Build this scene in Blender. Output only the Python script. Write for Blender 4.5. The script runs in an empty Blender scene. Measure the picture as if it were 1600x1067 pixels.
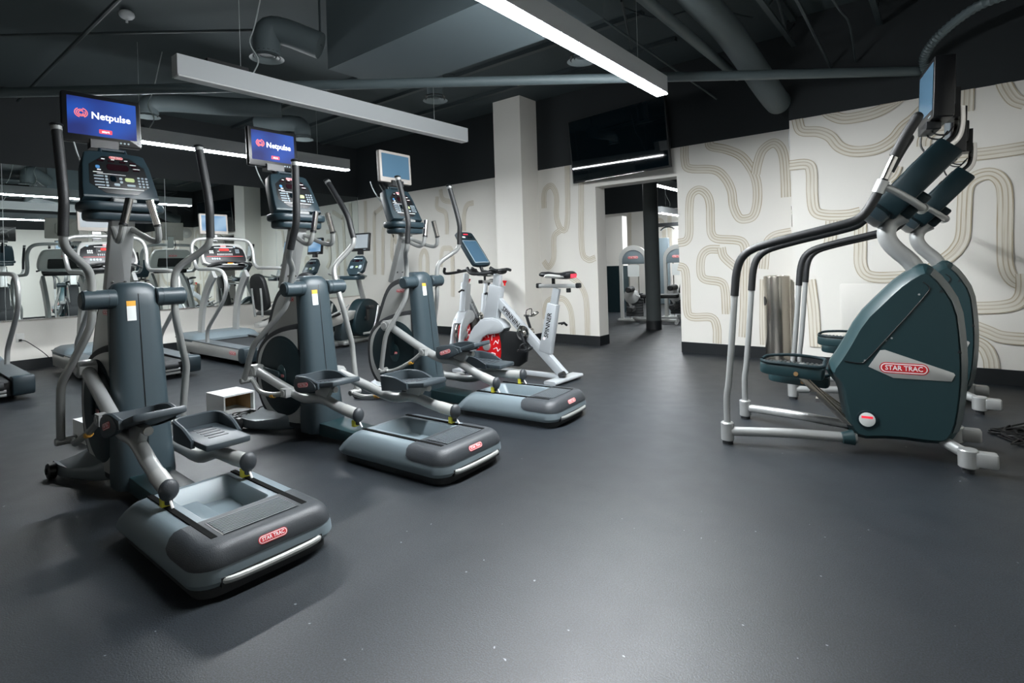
import bpy, math, random
from mathutils import Matrix, Vector
import bmesh

# ------------------------------------------------------------------ camera, world, exposure
SC = bpy.context.scene
COL = SC.collection
CAM_H, YAW, ROLL = 1.25, 0.6761, -0.0304
cam_data = bpy.data.cameras.new('camera')
cam_data.sensor_width = 36.0
cam_data.lens = 36.0 * 851.0 / 1600.0
cam_data.shift_y = -(533.5 - 416.0) / 1600.0
cam_data.clip_start = 0.05
cam = bpy.data.objects.new('camera', cam_data)
COL.objects.link(cam)
_f = Vector((-math.sin(YAW), math.cos(YAW), 0)); _r = Vector((math.cos(YAW), math.sin(YAW), 0)); _u = Vector((0, 0, 1))
_rt = _r * math.cos(ROLL) + _u * math.sin(ROLL); _up = _u * math.cos(ROLL) - _r * math.sin(ROLL)
cam.matrix_world = Matrix(((_rt.x, _up.x, -_f.x, 0), (_rt.y, _up.y, -_f.y, 0), (_rt.z, _up.z, -_f.z, CAM_H), (0, 0, 0, 1)))
SC.camera = cam

wd = bpy.data.worlds.new('world'); SC.world = wd; wd.use_nodes = True
wd.node_tree.nodes['Background'].inputs[0].default_value = (0.75, 0.85, 1.0, 1)
wd.node_tree.nodes['Background'].inputs[1].default_value = 0.0

SC.view_settings.view_transform = 'Standard'
SC.view_settings.look = 'None'
SC.view_settings.gamma = 1.0
SC.view_settings.use_curve_mapping = False
SC.view_settings.exposure = 0
SC.cycles.max_bounces = 10
SC.cycles.diffuse_bounces = 5
SC.cycles.glossy_bounces = 6
SC.cycles.sample_clamp_indirect = 8.0

# ------------------------------------------------------------------ materials
def srgb(r, g, b):
    def c(v):
        v /= 255.0
        return v / 12.92 if v <= 0.04045 else ((v + 0.055) / 1.055) ** 2.4
    return (c(r), c(g), c(b), 1.0)

def mat(name, col, rough=0.5, metal=0.0, var=0.0, vscale=8.0, bump=0.0, bscale=60.0, emit=None, estr=0.0, spec=0.5, coat=0.0):
    m = bpy.data.materials.new(name); m.use_nodes = True
    nt = m.node_tree; b = nt.nodes['Principled BSDF']
    b.inputs['Base Color'].default_value = col
    b.inputs['Roughness'].default_value = rough
    b.inputs['Metallic'].default_value = metal
    b.inputs['Specular IOR Level'].default_value = spec
    b.inputs['Coat Weight'].default_value = coat
    tc = nt.nodes.new('ShaderNodeTexCoord')
    if var > 0:
        n = nt.nodes.new('ShaderNodeTexNoise'); n.inputs['Scale'].default_value = vscale; n.inputs['Detail'].default_value = 4
        nt.links.new(tc.outputs['Object'], n.inputs['Vector'])
        mx = nt.nodes.new('ShaderNodeMix'); mx.data_type = 'RGBA'
        mx.inputs[6].default_value = tuple(c * (1 - var) for c in col[:3]) + (1,)
        mx.inputs[7].default_value = tuple(min(1, c * (1 + var)) for c in col[:3]) + (1,)
        nt.links.new(n.outputs['Fac'], mx.inputs[0]); nt.links.new(mx.outputs[2], b.inputs['Base Color'])
    if bump > 0:
        n2 = nt.nodes.new('ShaderNodeTexNoise'); n2.inputs['Scale'].default_value = bscale; n2.inputs['Detail'].default_value = 3
        nt.links.new(tc.outputs['Object'], n2.inputs['Vector'])
        bp = nt.nodes.new('ShaderNodeBump'); bp.inputs['Strength'].default_value = bump; bp.inputs['Distance'].default_value = 0.004
        nt.links.new(n2.outputs['Fac'], bp.inputs['Height']); nt.links.new(bp.outputs['Normal'], b.inputs['Normal'])
    if emit:
        b.inputs['Emission Color'].default_value = emit; b.inputs['Emission Strength'].default_value = estr
    return m

LIGHTV = 350
M = {}
M['cream'] = mat('cream_paint', srgb(229, 226, 219), 0.6, var=0.03, vscale=1.5, bump=0.12, bscale=90)
M['white'] = mat('white_paint', srgb(226, 226, 222), 0.55, var=0.02, vscale=2)
M['dark_wall'] = mat('dark_paint', srgb(28, 34, 37), 0.7, var=0.08, vscale=2, bump=0.1)
M['ceil'] = mat('ceiling_paint', srgb(58, 68, 71), 0.8, var=0.10, vscale=1.3, bump=0.25, bscale=14)
M['duct'] = mat('duct_paint', srgb(84, 95, 98), 0.6, var=0.08, vscale=3)
M['pipe'] = mat('pipe_paint', srgb(84, 96, 99), 0.5, var=0.06, vscale=5)
M['conduit'] = mat('conduit_paint', srgb(52, 61, 64), 0.5, var=0.06, vscale=5)
M['base_rubber'] = mat('baseboard_rubber', srgb(24, 28, 31), 0.45, var=0.1)
M['black'] = mat('black_plastic', srgb(19, 21, 23), 0.38, var=0.08)
M['black_soft'] = mat('black_foam', srgb(20, 22, 24), 0.55, var=0.12, vscale=30, bump=0.3, bscale=200)
M['rubber'] = mat('dark_rubber', srgb(33, 36, 39), 0.7, bump=0.2, bscale=150)
M['slate'] = mat('slate_plastic', srgb(47, 60, 66), 0.42, var=0.05, bump=0.06, bscale=250)
M['teal'] = mat('teal_plastic', srgb(27, 52, 56), 0.42, var=0.05, bump=0.05, bscale=250)
M['dteal'] = mat('dark_teal_plastic', srgb(15, 34, 39), 0.5, var=0.06, spec=0.3)
M['console'] = mat('console_plastic', srgb(30, 46, 53), 0.4, var=0.06)
M['shell'] = mat('grey_shell_plastic', srgb(104, 116, 122), 0.42, var=0.04, vscale=3, bump=0.05, bscale=220)
M['foot_grey'] = mat('foot_grey', srgb(92, 100, 104), 0.35, metal=0.3, var=0.05)
M['slot'] = mat('slot_black', srgb(7, 8, 8), 0.8, spec=0.1)
M['soffit'] = mat('soffit_lamplit_paint', srgb(84, 96, 100), 0.8, var=0.06, vscale=1.5)  # ceiling colour lightened to hold the light of the nearby lamp
M['spine_sheen_grey'] = mat('spine_sheen_grey', srgb(86, 97, 98), 0.34, var=0.05)  # lighter grey standing in for a glossy reflection on the shell edge
M['bumper'] = mat('textured_bumper', srgb(47, 51, 55), 0.5, var=0.12, vscale=40, bump=0.25, bscale=220)
M['grille'] = mat('grille_plastic', srgb(82, 88, 92), 0.5, var=0.05)
M['silver'] = mat('silver_paint', srgb(176, 178, 177), 0.36, metal=0.55, var=0.04)
M['silver_panel'] = mat('silver_panel', srgb(182, 183, 180), 0.34, metal=0.35, var=0.05, vscale=3)
M['grey_tube'] = mat('grey_tube', srgb(158, 160, 158), 0.36, metal=0.5, var=0.04)
M['chrome'] = mat('chrome', srgb(215, 212, 208), 0.16, metal=1.0)
M['steel'] = mat('brushed_steel', srgb(196, 190, 180), 0.24, metal=1.0, var=0.06, vscale=2)
M['bike'] = mat('bike_grey_paint', srgb(182, 187, 191), 0.32, metal=0.25, var=0.03)
M['pedal'] = mat('pedal_plastic', srgb(52, 60, 65), 0.42, var=0.06)
M['red'] = mat('badge_red', srgb(196, 38, 44), 0.4)
M['flyred'] = mat('flywheel_red', srgb(214, 20, 26), 0.35)
M['bwhite'] = mat('badge_white', srgb(240, 235, 235), 0.4)
M['yellow'] = mat('tag_yellow', srgb(208, 200, 60), 0.5)
M['orange'] = mat('sticker_orange', srgb(222, 164, 60), 0.5)
M['box_white'] = mat('laminate_white', srgb(232, 234, 233), 0.4)
M['wood'] = mat('raw_board', srgb(150, 118, 78), 0.7, var=0.2, vscale=30)
M['bezel'] = mat('monitor_bezel', srgb(15, 16, 18), 0.3)
M['column'] = mat('column_paint', srgb(72, 78, 79), 0.85, var=0.06)
M['bezel_grey'] = mat('monitor_bezel_grey', srgb(156, 150, 144), 0.4)
M['screen_off'] = mat('screen_off', srgb(72, 100, 120), 0.2, var=0.12, vscale=2)  # blank screens, with a grey-blue reflection put into the base colour
M['screen_grey'] = mat('screen_grey', srgb(132, 138, 142), 0.2, var=0.08, vscale=2)
M['glass_dark'] = mat('dark_glass', srgb(6, 16, 21), 0.025)
M['display'] = mat('display_window', srgb(32, 12, 18), 0.15)
M['led'] = mat('led_red', srgb(200, 20, 20), 0.4, emit=srgb(255, 40, 30), estr=1.6)
M['led_orange'] = mat('led_orange', srgb(220, 130, 30), 0.4, emit=srgb(255, 140, 30), estr=1.0)
M['key'] = mat('keypad_grey', srgb(150, 164, 172), 0.5)
M['keyblue'] = mat('keypad_blue', srgb(70, 130, 185), 0.5)
M['green'] = mat('start_key', srgb(176, 190, 136), 0.5)
M['text'] = mat('print_white', srgb(240, 240, 240), 0.5)
M['text_black'] = mat('print_black', srgb(16, 16, 17), 0.5)
M['sticker'] = mat('sticker_white', srgb(214, 218, 216), 0.5)
M['cord'] = mat('cord_black', srgb(14, 15, 16), 0.5)
M['cord_white'] = mat('cord_white', srgb(170, 178, 178), 0.5)
M['alu'] = mat('fixture_aluminium', srgb(190, 194, 196), 0.5)
M['lens_off'] = mat('fixture_lens_off', srgb(214, 216, 216), 0.4)
M['diffuser'] = mat('air_diffuser_paint', srgb(118, 128, 130), 0.5)
M['light'] = mat('fixture_lens_lit', srgb(255, 255, 255), 0.5, emit=(0.93, 0.97, 1.0, 1), estr=LIGHTV)
M['light_mirror_row'] = mat('fixture_lens_mirror_row', srgb(255, 255, 255), 0.5, emit=(0.93, 0.97, 1.0, 1), estr=LIGHTV * 0.68)
M['light_far'] = mat('fixture_lens_far', srgb(255, 255, 255), 0.5, emit=(0.93, 0.97, 1.0, 1), estr=LIGHTV * 0.42)
M['logo_red'] = mat('logo_salmon', srgb(240, 120, 110), 0.5, emit=srgb(245, 120, 110), estr=0.8)
M['scr_white'] = mat('screen_white', srgb(245, 245, 250), 0.5, emit=srgb(240, 244, 255), estr=0.9)
M['scr_red'] = mat('screen_red', srgb(226, 40, 60), 0.5, emit=srgb(226, 50, 66), estr=0.8)
M['clockface'] = mat('clock_face', srgb(205, 206, 204), 0.5)

def mirror_mat():
    m = mat('mirror_glass', (0.80, 0.86, 0.845, 1), 0.004, metal=1.0)
    return m
M['mirror'] = mirror_mat()

def screen_mat(name, c0, c1, strength):
    m = bpy.data.materials.new(name); m.use_nodes = True; nt = m.node_tree; b = nt.nodes['Principled BSDF']
    tc = nt.nodes.new('ShaderNodeTexCoord')
    n = nt.nodes.new('ShaderNodeTexNoise'); n.inputs['Scale'].default_value = 1.3; n.inputs['Detail'].default_value = 0
    nt.links.new(tc.outputs['Generated'], n.inputs['Vector'])
    r = nt.nodes.new('ShaderNodeValToRGB'); r.color_ramp.elements[0].color = c0; r.color_ramp.elements[1].color = c1
    r.color_ramp.elements[0].position = 0.35; r.color_ramp.elements[1].position = 0.65
    nt.links.new(n.outputs['Fac'], r.inputs[0])
    b.inputs['Base Color'].default_value = (0.01, 0.01, 0.02, 1); b.inputs['Roughness'].default_value = 0.5; b.inputs['Specular IOR Level'].default_value = 0.15
    nt.links.new(r.outputs[0], b.inputs['Emission Color']); b.inputs['Emission Strength'].default_value = strength
    return m
M['screen_blue'] = screen_mat('screen_lit_blue', srgb(10, 36, 120), srgb(14, 82, 190), 0.85)
M['screen_pale'] = screen_mat('screen_lit_pale', srgb(110, 160, 205), srgb(170, 205, 232), 0.8)

def floor_mat():
    m = bpy.data.materials.new('rubber_floor'); m.use_nodes = True; nt = m.node_tree; b = nt.nodes['Principled BSDF']
    L = nt.links
    tc = nt.nodes.new('ShaderNodeTexCoord')
    def noise(s, d=4, rough=0.5):
        n = nt.nodes.new('ShaderNodeTexNoise'); n.inputs['Scale'].default_value = s; n.inputs['Detail'].default_value = d
        n.inputs['Roughness'].default_value = rough; L.new(tc.outputs['Object'], n.inputs['Vector']); return n
    big = noise(0.55, 5); fine = noise(170, 2, 0.7); mid = noise(6, 5)
    r1 = nt.nodes.new('ShaderNodeValToRGB')
    r1.color_ramp.elements[0].position = 0.32; r1.color_ramp.elements[0].color = (0.0038, 0.0055, 0.0075, 1)
    r1.color_ramp.elements[1].position = 0.70; r1.color_ramp.elements[1].color = (0.0095, 0.0130, 0.0170, 1)
    L.new(big.outputs['Fac'], r1.inputs[0])
    r2 = nt.nodes.new('ShaderNodeValToRGB')
    r2.color_ramp.elements[0].position = 0.40; r2.color_ramp.elements[0].color = (0.25, 0.25, 0.25, 1)
    r2.color_ramp.elements[1].position = 0.66; r2.color_ramp.elements[1].color = (3.0, 3.0, 3.0, 1)
    L.new(fine.outputs['Fac'], r2.inputs[0])
    mu = nt.nodes.new('ShaderNodeMix'); mu.data_type = 'RGBA'; mu.blend_type = 'MULTIPLY'; mu.inputs[0].default_value = 1
    L.new(r1.outputs[0], mu.inputs[6]); L.new(r2.outputs[0], mu.inputs[7])
    # hairline cracks
    wob = nt.nodes.new('ShaderNodeMix'); wob.data_type = 'VECTOR'; wob.inputs[0].default_value = 0.16
    wn = noise(2.5, 5); L.new(tc.outputs['Object'], wob.inputs[4]); L.new(wn.outputs['Color'], wob.inputs[5])
    vo = nt.nodes.new('ShaderNodeTexVoronoi'); vo.feature = 'DISTANCE_TO_EDGE'; vo.inputs['Scale'].default_value = 0.62
    L.new(wob.outputs[1], vo.inputs['Vector'])
    cr = nt.nodes.new('ShaderNodeMath'); cr.operation = 'LESS_THAN'; cr.inputs[1].default_value = 0.0016
    L.new(vo.outputs['Distance'], cr.inputs[0])
    gate = nt.nodes.new('ShaderNodeMath'); gate.operation = 'GREATER_THAN'; gate.inputs[1].default_value = 0.53
    gn = noise(0.8, 2); L.new(gn.outputs['Fac'], gate.inputs[0])
    cg = nt.nodes.new('ShaderNodeMath'); cg.operation = 'MULTIPLY'; L.new(cr.outputs[0], cg.inputs[0]); L.new(gate.outputs[0], cg.inputs[1])
    m2 = nt.nodes.new('ShaderNodeMix'); m2.data_type = 'RGBA'; m2.inputs[7].default_value = (0.008, 0.010, 0.012, 1)
    L.new(cg.outputs[0], m2.inputs[0]); L.new(mu.outputs[2], m2.inputs[6])
    # pale scuffs
    sp = noise(34, 1); sr = nt.nodes.new('ShaderNodeMath'); sr.operation = 'GREATER_THAN'; sr.inputs[1].default_value = 0.80
    L.new(sp.outputs['Fac'], sr.inputs[0])
    m3 = nt.nodes.new('ShaderNodeMix'); m3.data_type = 'RGBA'; m3.inputs[7].default_value = (0.22, 0.24, 0.26, 1)
    L.new(sr.outputs[0], m3.inputs[0]); L.new(m2.outputs[2], m3.inputs[6])
    L.new(m3.outputs[2], b.inputs['Base Color'])
    rr = nt.nodes.new('ShaderNodeMapRange'); rr.inputs[3].default_value = 0.40; rr.inputs[4].default_value = 0.52
    L.new(mid.outputs['Fac'], rr.inputs[0]); L.new(rr.outputs[0], b.inputs['Roughness'])
    b.inputs['Specular IOR Level'].default_value = 0.62
    bp = nt.nodes.new('ShaderNodeBump'); bp.inputs['Strength'].default_value = 0.6; bp.inputs['Distance'].default_value = 0.002
    L.new(fine.outputs['Fac'], bp.inputs['Height']); L.new(bp.outputs['Normal'], b.inputs['Normal'])
    return m
M['floor'] = floor_mat()

def mural_mat():
    # brushed sand-coloured band with lengthwise streaks (uv.x along, uv.y across)
    m = bpy.data.materials.new('mural_paint'); m.use_nodes = True; nt = m.node_tree; b = nt.nodes['Principled BSDF']; L = nt.links
    uv = nt.nodes.new('ShaderNodeUVMap')
    mp = nt.nodes.new('ShaderNodeMapping'); mp.inputs['Scale'].default_value = (1.1, 11.0, 1.0); L.new(uv.outputs[0], mp.inputs['Vector'])
    n = nt.nodes.new('ShaderNodeTexNoise'); n.inputs['Scale'].default_value = 1.0; n.inputs['Detail'].default_value = 6; n.inputs['Roughness'].default_value = 0.65
    L.new(mp.outputs[0], n.inputs['Vector'])
    r = nt.nodes.new('ShaderNodeValToRGB')
    r.color_ramp.elements[0].position = 0.40; r.color_ramp.elements[0].color = srgb(214, 207, 191)
    r.color_ramp.elements[1].position = 0.56; r.color_ramp.elements[1].color = srgb(225, 221, 211)
    e = r.color_ramp.elements.new(0.34); e.color = srgb(190, 177, 150)
    L.new(n.outputs['Fac'], r.inputs[0])
    # strong line along each edge and a pale one just inside
    sx = nt.nodes.new('ShaderNodeSeparateXYZ'); L.new(uv.outputs[0], sx.inputs[0])
    r2 = nt.nodes.new('ShaderNodeValToRGB'); r2.color_ramp.interpolation = 'LINEAR'
    els = r2.color_ramp.elements
    els[0].position = 0.0; els[0].color = (1, 1, 1, 1); els[1].position = 1.0; els[1].color = (1, 1, 1, 1)
    for p, v in ((0.07, 1), (0.10, 0.0), (0.30, 0.0), (0.34, 0.85), (0.40, 0.85), (0.44, 0.1), (0.62, 0.1), (0.66, 0.9), (0.71, 0.9), (0.75, 0.05), (0.90, 0.0), (0.93, 1)):
        q = els.new(p); q.color = (v, v, v, 1)
    L.new(sx.outputs[1], r2.inputs[0])
    mx = nt.nodes.new('ShaderNodeMix'); mx.data_type = 'RGBA'; mx.inputs[7].default_value = srgb(168, 152, 122)
    ml = nt.nodes.new('ShaderNodeMath'); ml.operation = 'MULTIPLY'; L.new(r2.outputs[0], ml.inputs[0])
    n3 = nt.nodes.new('ShaderNodeTexNoise'); n3.inputs['Scale'].default_value = 2.0; mp2 = nt.nodes.new('ShaderNodeMapping'); mp2.inputs['Scale'].default_value = (1.5, 9, 1)
    L.new(uv.outputs[0], mp2.inputs['Vector']); L.new(mp2.outputs[0], n3.inputs['Vector'])
    mr = nt.nodes.new('ShaderNodeMapRange'); mr.inputs[1].default_value = 0.35; mr.inputs[2].default_value = 0.6; mr.inputs[3].default_value = 0.35; mr.inputs[4].default_value = 1.0
    L.new(n3.outputs['Fac'], mr.inputs[0]); L.new(mr.outputs[0], ml.inputs[1])
    L.new(ml.outputs[0], mx.inputs[0]); L.new(r.outputs[0], mx.inputs[6]); L.new(mx.outputs[2], b.inputs['Base Color'])
    b.inputs['Roughness'].default_value = 0.6
    return m
M['mural'] = mural_mat()

# ------------------------------------------------------------------ mesh helpers
V = Vector
class B:
    """collects polygons, then links them as ONE mesh object"""
    def __init__(s): s.v = []; s.f = []; s.m = []; s.uv = None
    def add(s, vs, fs, mi=0):
        o = len(s.v); s.v.extend([tuple(p) for p in vs])
        for f in fs: s.f.append([o + i for i in f]); s.m.append(mi)
        return s
    def box(s, x0, x1, y0, y1, z0, z1, mi=0, mtx=None):
        vs = [V((x, y, z)) for x in (x0, x1) for y in (y0, y1) for z in (z0, z1)]
        if mtx: vs = [mtx @ p for p in vs]
        return s.add(vs, [(0, 1, 3, 2), (4, 6, 7, 5), (0, 4, 5, 1), (2, 3, 7, 6), (0, 2, 6, 4), (1, 5, 7, 3)], mi)
    def loft(s, loops, mi=0, cap0=True, cap1=True, closed=True, mtx=None):
        n = len(loops[0]); vs = [V(p) for l in loops for p in l]
        if mtx: vs = [mtx @ p for p in vs]
        fs = []
        for k in range(len(loops) - 1):
            for i in range(n if closed else n - 1):
                j = (i + 1) % n; fs.append((k * n + i, k * n + j, (k + 1) * n + j, (k + 1) * n + i))
        if cap0: fs.append(tuple(range(n - 1, -1, -1)))
        if cap1: fs.append(tuple((len(loops) - 1) * n + i for i in range(n)))
        return s.add(vs, fs, mi)
    def tube(s, pts, r, seg=10, mi=0, cap=True, flat=1.0, mtx=None):
        pts = [V(p) for p in pts]
        pts = [p for i, p in enumerate(pts) if i == 0 or (p - pts[i - 1]).length > 1e-5]
        rs = r if isinstance(r, (list, tuple)) else [r] * len(pts)
        if len(rs) != len(pts):
            rs = [rs[0] + (rs[-1] - rs[0]) * i / (len(pts) - 1) for i in range(len(pts))]
        t0 = (pts[1] - pts[0]).normalized()
        a = V((0, 0, 1)) if abs(t0.z) < 0.9 else V((0, 1, 0))
        n = (a - t0 * a.dot(t0)).normalized(); loops = []
        for i, p in enumerate(pts):
            if i == 0: t = t0
            elif i == len(pts) - 1: t = (pts[i] - pts[i - 1]).normalized()
            else: t = ((pts[i + 1] - p).normalized() + (p - pts[i - 1]).normalized()).normalized()
            n = (n - t * n.dot(t)).normalized(); b = t.cross(n)
            loops.append([p + (n * math.cos(q) + b * math.sin(q) * flat) * rs[i] for q in (2 * math.pi * k / seg for k in range(seg))])
        return s.loft(loops, mi, cap, cap, True, mtx)
    def cyl(s, p0, p1, r, seg=20, mi=0, bev=0.0, mtx=None):
        p0, p1 = V(p0), V(p1); d = (p1 - p0); u = d.normalized()
        if bev > 0:
            return s.tube([p0, p0 + u * bev, p1 - u * bev, p1], [r - bev, r, r, r - bev], seg, mi, True, 1.0, mtx)
        return s.tube([p0, p1], r, seg, mi, True, 1.0, mtx)
    def sphere(s, c, r, mi=0, seg=12, rings=8, mtx=None):
        r = r if isinstance(r, (tuple, list)) else (r, r, r)
        loops = []
        for k in range(rings + 1):
            a = math.pi * (0.02 + 0.96 * k / rings) - math.pi / 2
            loops.append([(c[0] + r[0] * math.cos(a) * math.cos(2 * math.pi * i / seg), c[1] + r[1] * math.cos(a) * math.sin(2 * math.pi * i / seg), c[2] + r[2] * math.sin(a)) for i in range(seg)])
        return s.loft(loops, mi, mtx=mtx)
    def plate(s, outl, a, b, axis='y', bev=0.0, mi=0, mtx=None):
        def P(p, t): return (p[0], t, p[1]) if axis == 'y' else ((t, p[0], p[1]) if axis == 'x' else (p[0], p[1], t))
        if bev > 0:
            i1 = inset(outl, bev); im = inset(outl, bev * 0.3)
            loops = [[P(p, a) for p in i1], [P(p, a + bev * 0.3) for p in im], [P(p, a + bev) for p in outl],
                     [P(p, b - bev) for p in outl], [P(p, b - bev * 0.3) for p in im], [P(p, b) for p in i1]]
        else: loops = [[P(p, a) for p in outl], [P(p, b) for p in outl]]
        return s.loft(loops, mi, mtx=mtx)
    def geo(s, me, mtx, mi=0):
        return s.add([mtx @ v.co for v in me.vertices], [tuple(p.vertices) for p in me.polygons], mi)
    def quad(s, pts, mi=0): return s.add(pts, [tuple(range(len(pts)))], mi)
    def done(s, name, mats, parent=None, label=None, smooth=True, angle=0.6, fix=True):
        me = bpy.data.meshes.new(name); me.from_pydata(s.v, [], s.f)
        if isinstance(mats, str): mats = [mats]
        for k in mats: me.materials.append(M[k])
        me.polygons.foreach_set('material_index', s.m)
        if fix:
            bm = bmesh.new(); bm.from_mesh(me); bmesh.ops.recalc_face_normals(bm, faces=bm.faces); bm.to_mesh(me); bm.free()
        if smooth:
            me.polygons.foreach_set('use_smooth', [True] * len(me.polygons)); me.set_sharp_from_angle(angle=angle)
        me.update()
        o = bpy.data.objects.new(name, me); COL.objects.link(o)
        if parent: o.parent = parent
        if label: o['label'] = label
        return o

def inset(poly, d):
    n = len(poly); A = 0.0
    for i in range(n):
        x0, y0 = poly[i]; x1, y1 = poly[(i + 1) % n]; A += x0 * y1 - x1 * y0
    sg = 1 if A > 0 else -1; out = []
    for i in range(n):
        p0, p, p1 = V(poly[i - 1]), V(poly[i]), V(poly[(i + 1) % n])
        a = (p - p0).normalized(); b = (p1 - p).normalized()
        na = V((-a.y, a.x)) * sg; nb = V((-b.y, b.x)) * sg
        k = na + nb; L = k.length_squared
        k = k * (2.0 / max(L, 0.8)) if L > 1e-6 else na
        out.append(tuple(p + k * d))
    return out
def chaikin(p, n=2, closed=True):
    for _ in range(n):
        q = []; m = len(p)
        rng = range(m) if closed else range(m - 1)
        if not closed: q.append(p[0])
        for i in rng:
            a, b = V(p[i]), V(p[(i + 1) % m])
            q.append(tuple(a * 0.75 + b * 0.25)); q.append(tuple(a * 0.25 + b * 0.75))
        if not closed: q.append(p[-1])
        p = q
    return p
def rpath(pts, n=2): return chaikin([tuple(p) for p in pts], n, False)
def spline(pts, k=6):
    pts = [V(p) for p in pts]; P = [pts[0] * 2 - pts[1]] + pts + [pts[-1] * 2 - pts[-2]]; out = []
    for i in range(1, len(P) - 2):
        a, b, c, d = P[i - 1], P[i], P[i + 1], P[i + 2]
        for j in range(k):
            t = j / k
            out.append(0.5 * ((2 * b) + (c - a) * t + (2 * a - 5 * b + 4 * c - d) * t * t + (3 * b - a - 3 * c + d) * t ** 3))
    out.append(pts[-1]); return out
def rrect(x0, x1, y0, y1, r, n=4):
    r = min(r, (x1 - x0) / 2, (y1 - y0) / 2); o = []
    for cx, cy, a0 in ((x1 - r, y1 - r, 0), (x0 + r, y1 - r, 90), (x0 + r, y0 + r, 180), (x1 - r, y0 + r, 270)):
        for i in range(n + 1):
            a = math.radians(a0 + 90 * i / n); o.append((cx + r * math.cos(a), cy + r * math.sin(a)))
    return o
def circ(cx, cy, r, n=28, ry=None): return [(cx + r * math.cos(2 * math.pi * i / n), cy + (ry or r) * math.sin(2 * math.pi * i / n)) for i in range(n)]
def frame(o, x, y):
    x = V(x).normalized(); y = V(y); z = x.cross(y).normalized(); y = z.cross(x)
    return Matrix(((x.x, y.x, z.x, o[0]), (x.y, y.y, z.y, o[1]), (x.z, y.z, z.z, o[2]), (0, 0, 0, 1)))
_tx = {}
def text_me(body, size):
    k = (body, size)
    if k not in _tx:
        c = bpy.data.curves.new('lettering', 'FONT'); c.body = body; c.size = size; c.align_x = 'CENTER'; c.align_y = 'CENTER'; c.resolution_u = 2
        c.offset = size * 0.02
        o = bpy.data.objects.new('lettering', c); COL.objects.link(o)
        dg = bpy.context.evaluated_depsgraph_get(); me = bpy.data.meshes.new_from_object(o.evaluated_get(dg))
        bpy.data.objects.remove(o); bpy.data.curves.remove(c); _tx[k] = me
    return _tx[k]
def text_w(body, size):
    xs = [v.co.x for v in text_me(body, size).vertices]; return max(xs) - min(xs)
def tag(o, label, cat, group=None):
    o['label'] = label; o['category'] = cat
    if group: o['group'] = group
    return o
def root(name, loc, rz, label, cat, group=None):
    o = bpy.data.objects.new(name, None); COL.objects.link(o); o.empty_display_size = 0.1
    o.location = loc; o.rotation_euler = (0, 0, rz)
    return tag(o, label, cat, group)
def struct(o): o['kind'] = 'structure'; return o
def badge(parent, fr, w, name='badge', shape='pill', body='STAR TRAC'):
    """red pill with a white ring and white lettering, lying in the frame fr"""
    b = B(); h = w * 0.27
    b.plate(rrect(-w / 2, w / 2, -h / 2, h / 2, h / 2, 5), 0, 0.0015, 'z', 0, 0, fr)
    b.plate(rrect(-w / 2 * .95, w / 2 * .95, -h / 2 * .84, h / 2 * .84, h * .42, 5), 0.0012, 0.0022, 'z', 0, 1, fr)
    b.plate(rrect(-w / 2 * .90, w / 2 * .90, -h / 2 * .66, h / 2 * .66, h * .33, 5), 0.002, 0.003, 'z', 0, 0, fr)
    b.geo(text_me(body, h * 0.62), fr @ Matrix.Translation((0, 0, 0.0036)) @ Matrix.Scale(w * 0.76 / text_w(body, h * 0.62), 4, (1, 0, 0)), 1)
    return b.done(name, ['red', 'bwhite'], parent, 'red badge with white lettering', smooth=False, fix=False)

# ------------------------------------------------------------------ room shell (X along the mural wall, Y towards it)
XL, XR, YB, YP, YF, ZC = -10.16, 1.55, 7.28, 6.84, -3.4, 3.95
XO0, XO1, ZH = -4.17, -2.89, 2.42            # opening in the mural wall
XC = -1.38                                    # where the right part of the mural wall steps forward
ZM = 2.81                                     # cream paint below, dark paint above
YE = 15.5
struct(B().box(XL - .3, 5.2, YF - .3, YE + .3, -.12, 0).done('floor', 'floor', smooth=False))
struct(B().box(XL - .3, 5.2, YF - .3, YE + .3, ZC, ZC + .12).done('ceiling', 'ceil', smooth=False))

def wall(name, segs):
    b = B()
    for (x0, x1, y0, y1, z0, z1, mi) in segs: b.box(x0, x1, y0, y1, z0, z1, mi)
    return struct(b.done(name, ['cream', 'dark_wall'], smooth=False))
wl = wall('wall_left', [(XL - .2, XL, YF, YB + .28, 0, .71, 0), (XL - .2, XL, YF, YB + .28, .71, ZC, 1)])
wb = wall('wall_back', [(XL, XO0, YB, YB + .28, 0, ZM, 0), (XL, XO0, YB, YB + .28, ZM, ZC, 1),
                        (XO1, XC, YB, YB + .28, 0, ZM, 0), (XO1, XC, YB, YB + .28, ZM, ZC, 1),
                        (XO0, XO1, YB, YB + .28, ZH, ZM, 0), (XO0, XO1, YB, YB + .28, ZM, ZC, 1)])
wp = wall('wall_back_forward', [(XC, XR, YP, YB + .28, 0, ZM, 0), (XC, XR, YP, YB + .28, ZM, ZC, 1)])
wall('wall_right', [(XR, XR + .2, YF, YB + .28, 0, ZM, 0), (XR, XR + .2, YF, YB + .28, ZM, ZC, 1)])
wall('wall_front', [(XL, XR, YF - .2, YF, 0, ZM, 0), (XL, XR, YF - .2, YF, ZM, ZC, 1)])
# far room behind the opening
wall('wall_far', [(XL, 5, YE, YE + .2, 0, ZM, 0), (XL, 5, YE, YE + .2, ZM, ZC, 1)])
wall('wall_far_left', [(XL - .2, XL, YB + .28, YE, 0, ZM, 0), (XL - .2, XL, YB + .28, YE, ZM, ZC, 1)])
wall('wall_far_right', [(5, 5.2, YB + .28, YE, 0, ZM, 0), (5, 5.2, YB + .28, YE, ZM, ZC, 1)])
wall('wall_far_stub', [(-10.1, -6.42, 12.5, 12.75, 1.18, 2.44, 0)])
struct(B().box(-10.1, -6.42, 12.48, 12.77, 0, 1.18).done('trim_far_panel', 'dteal', smooth=False))
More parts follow.
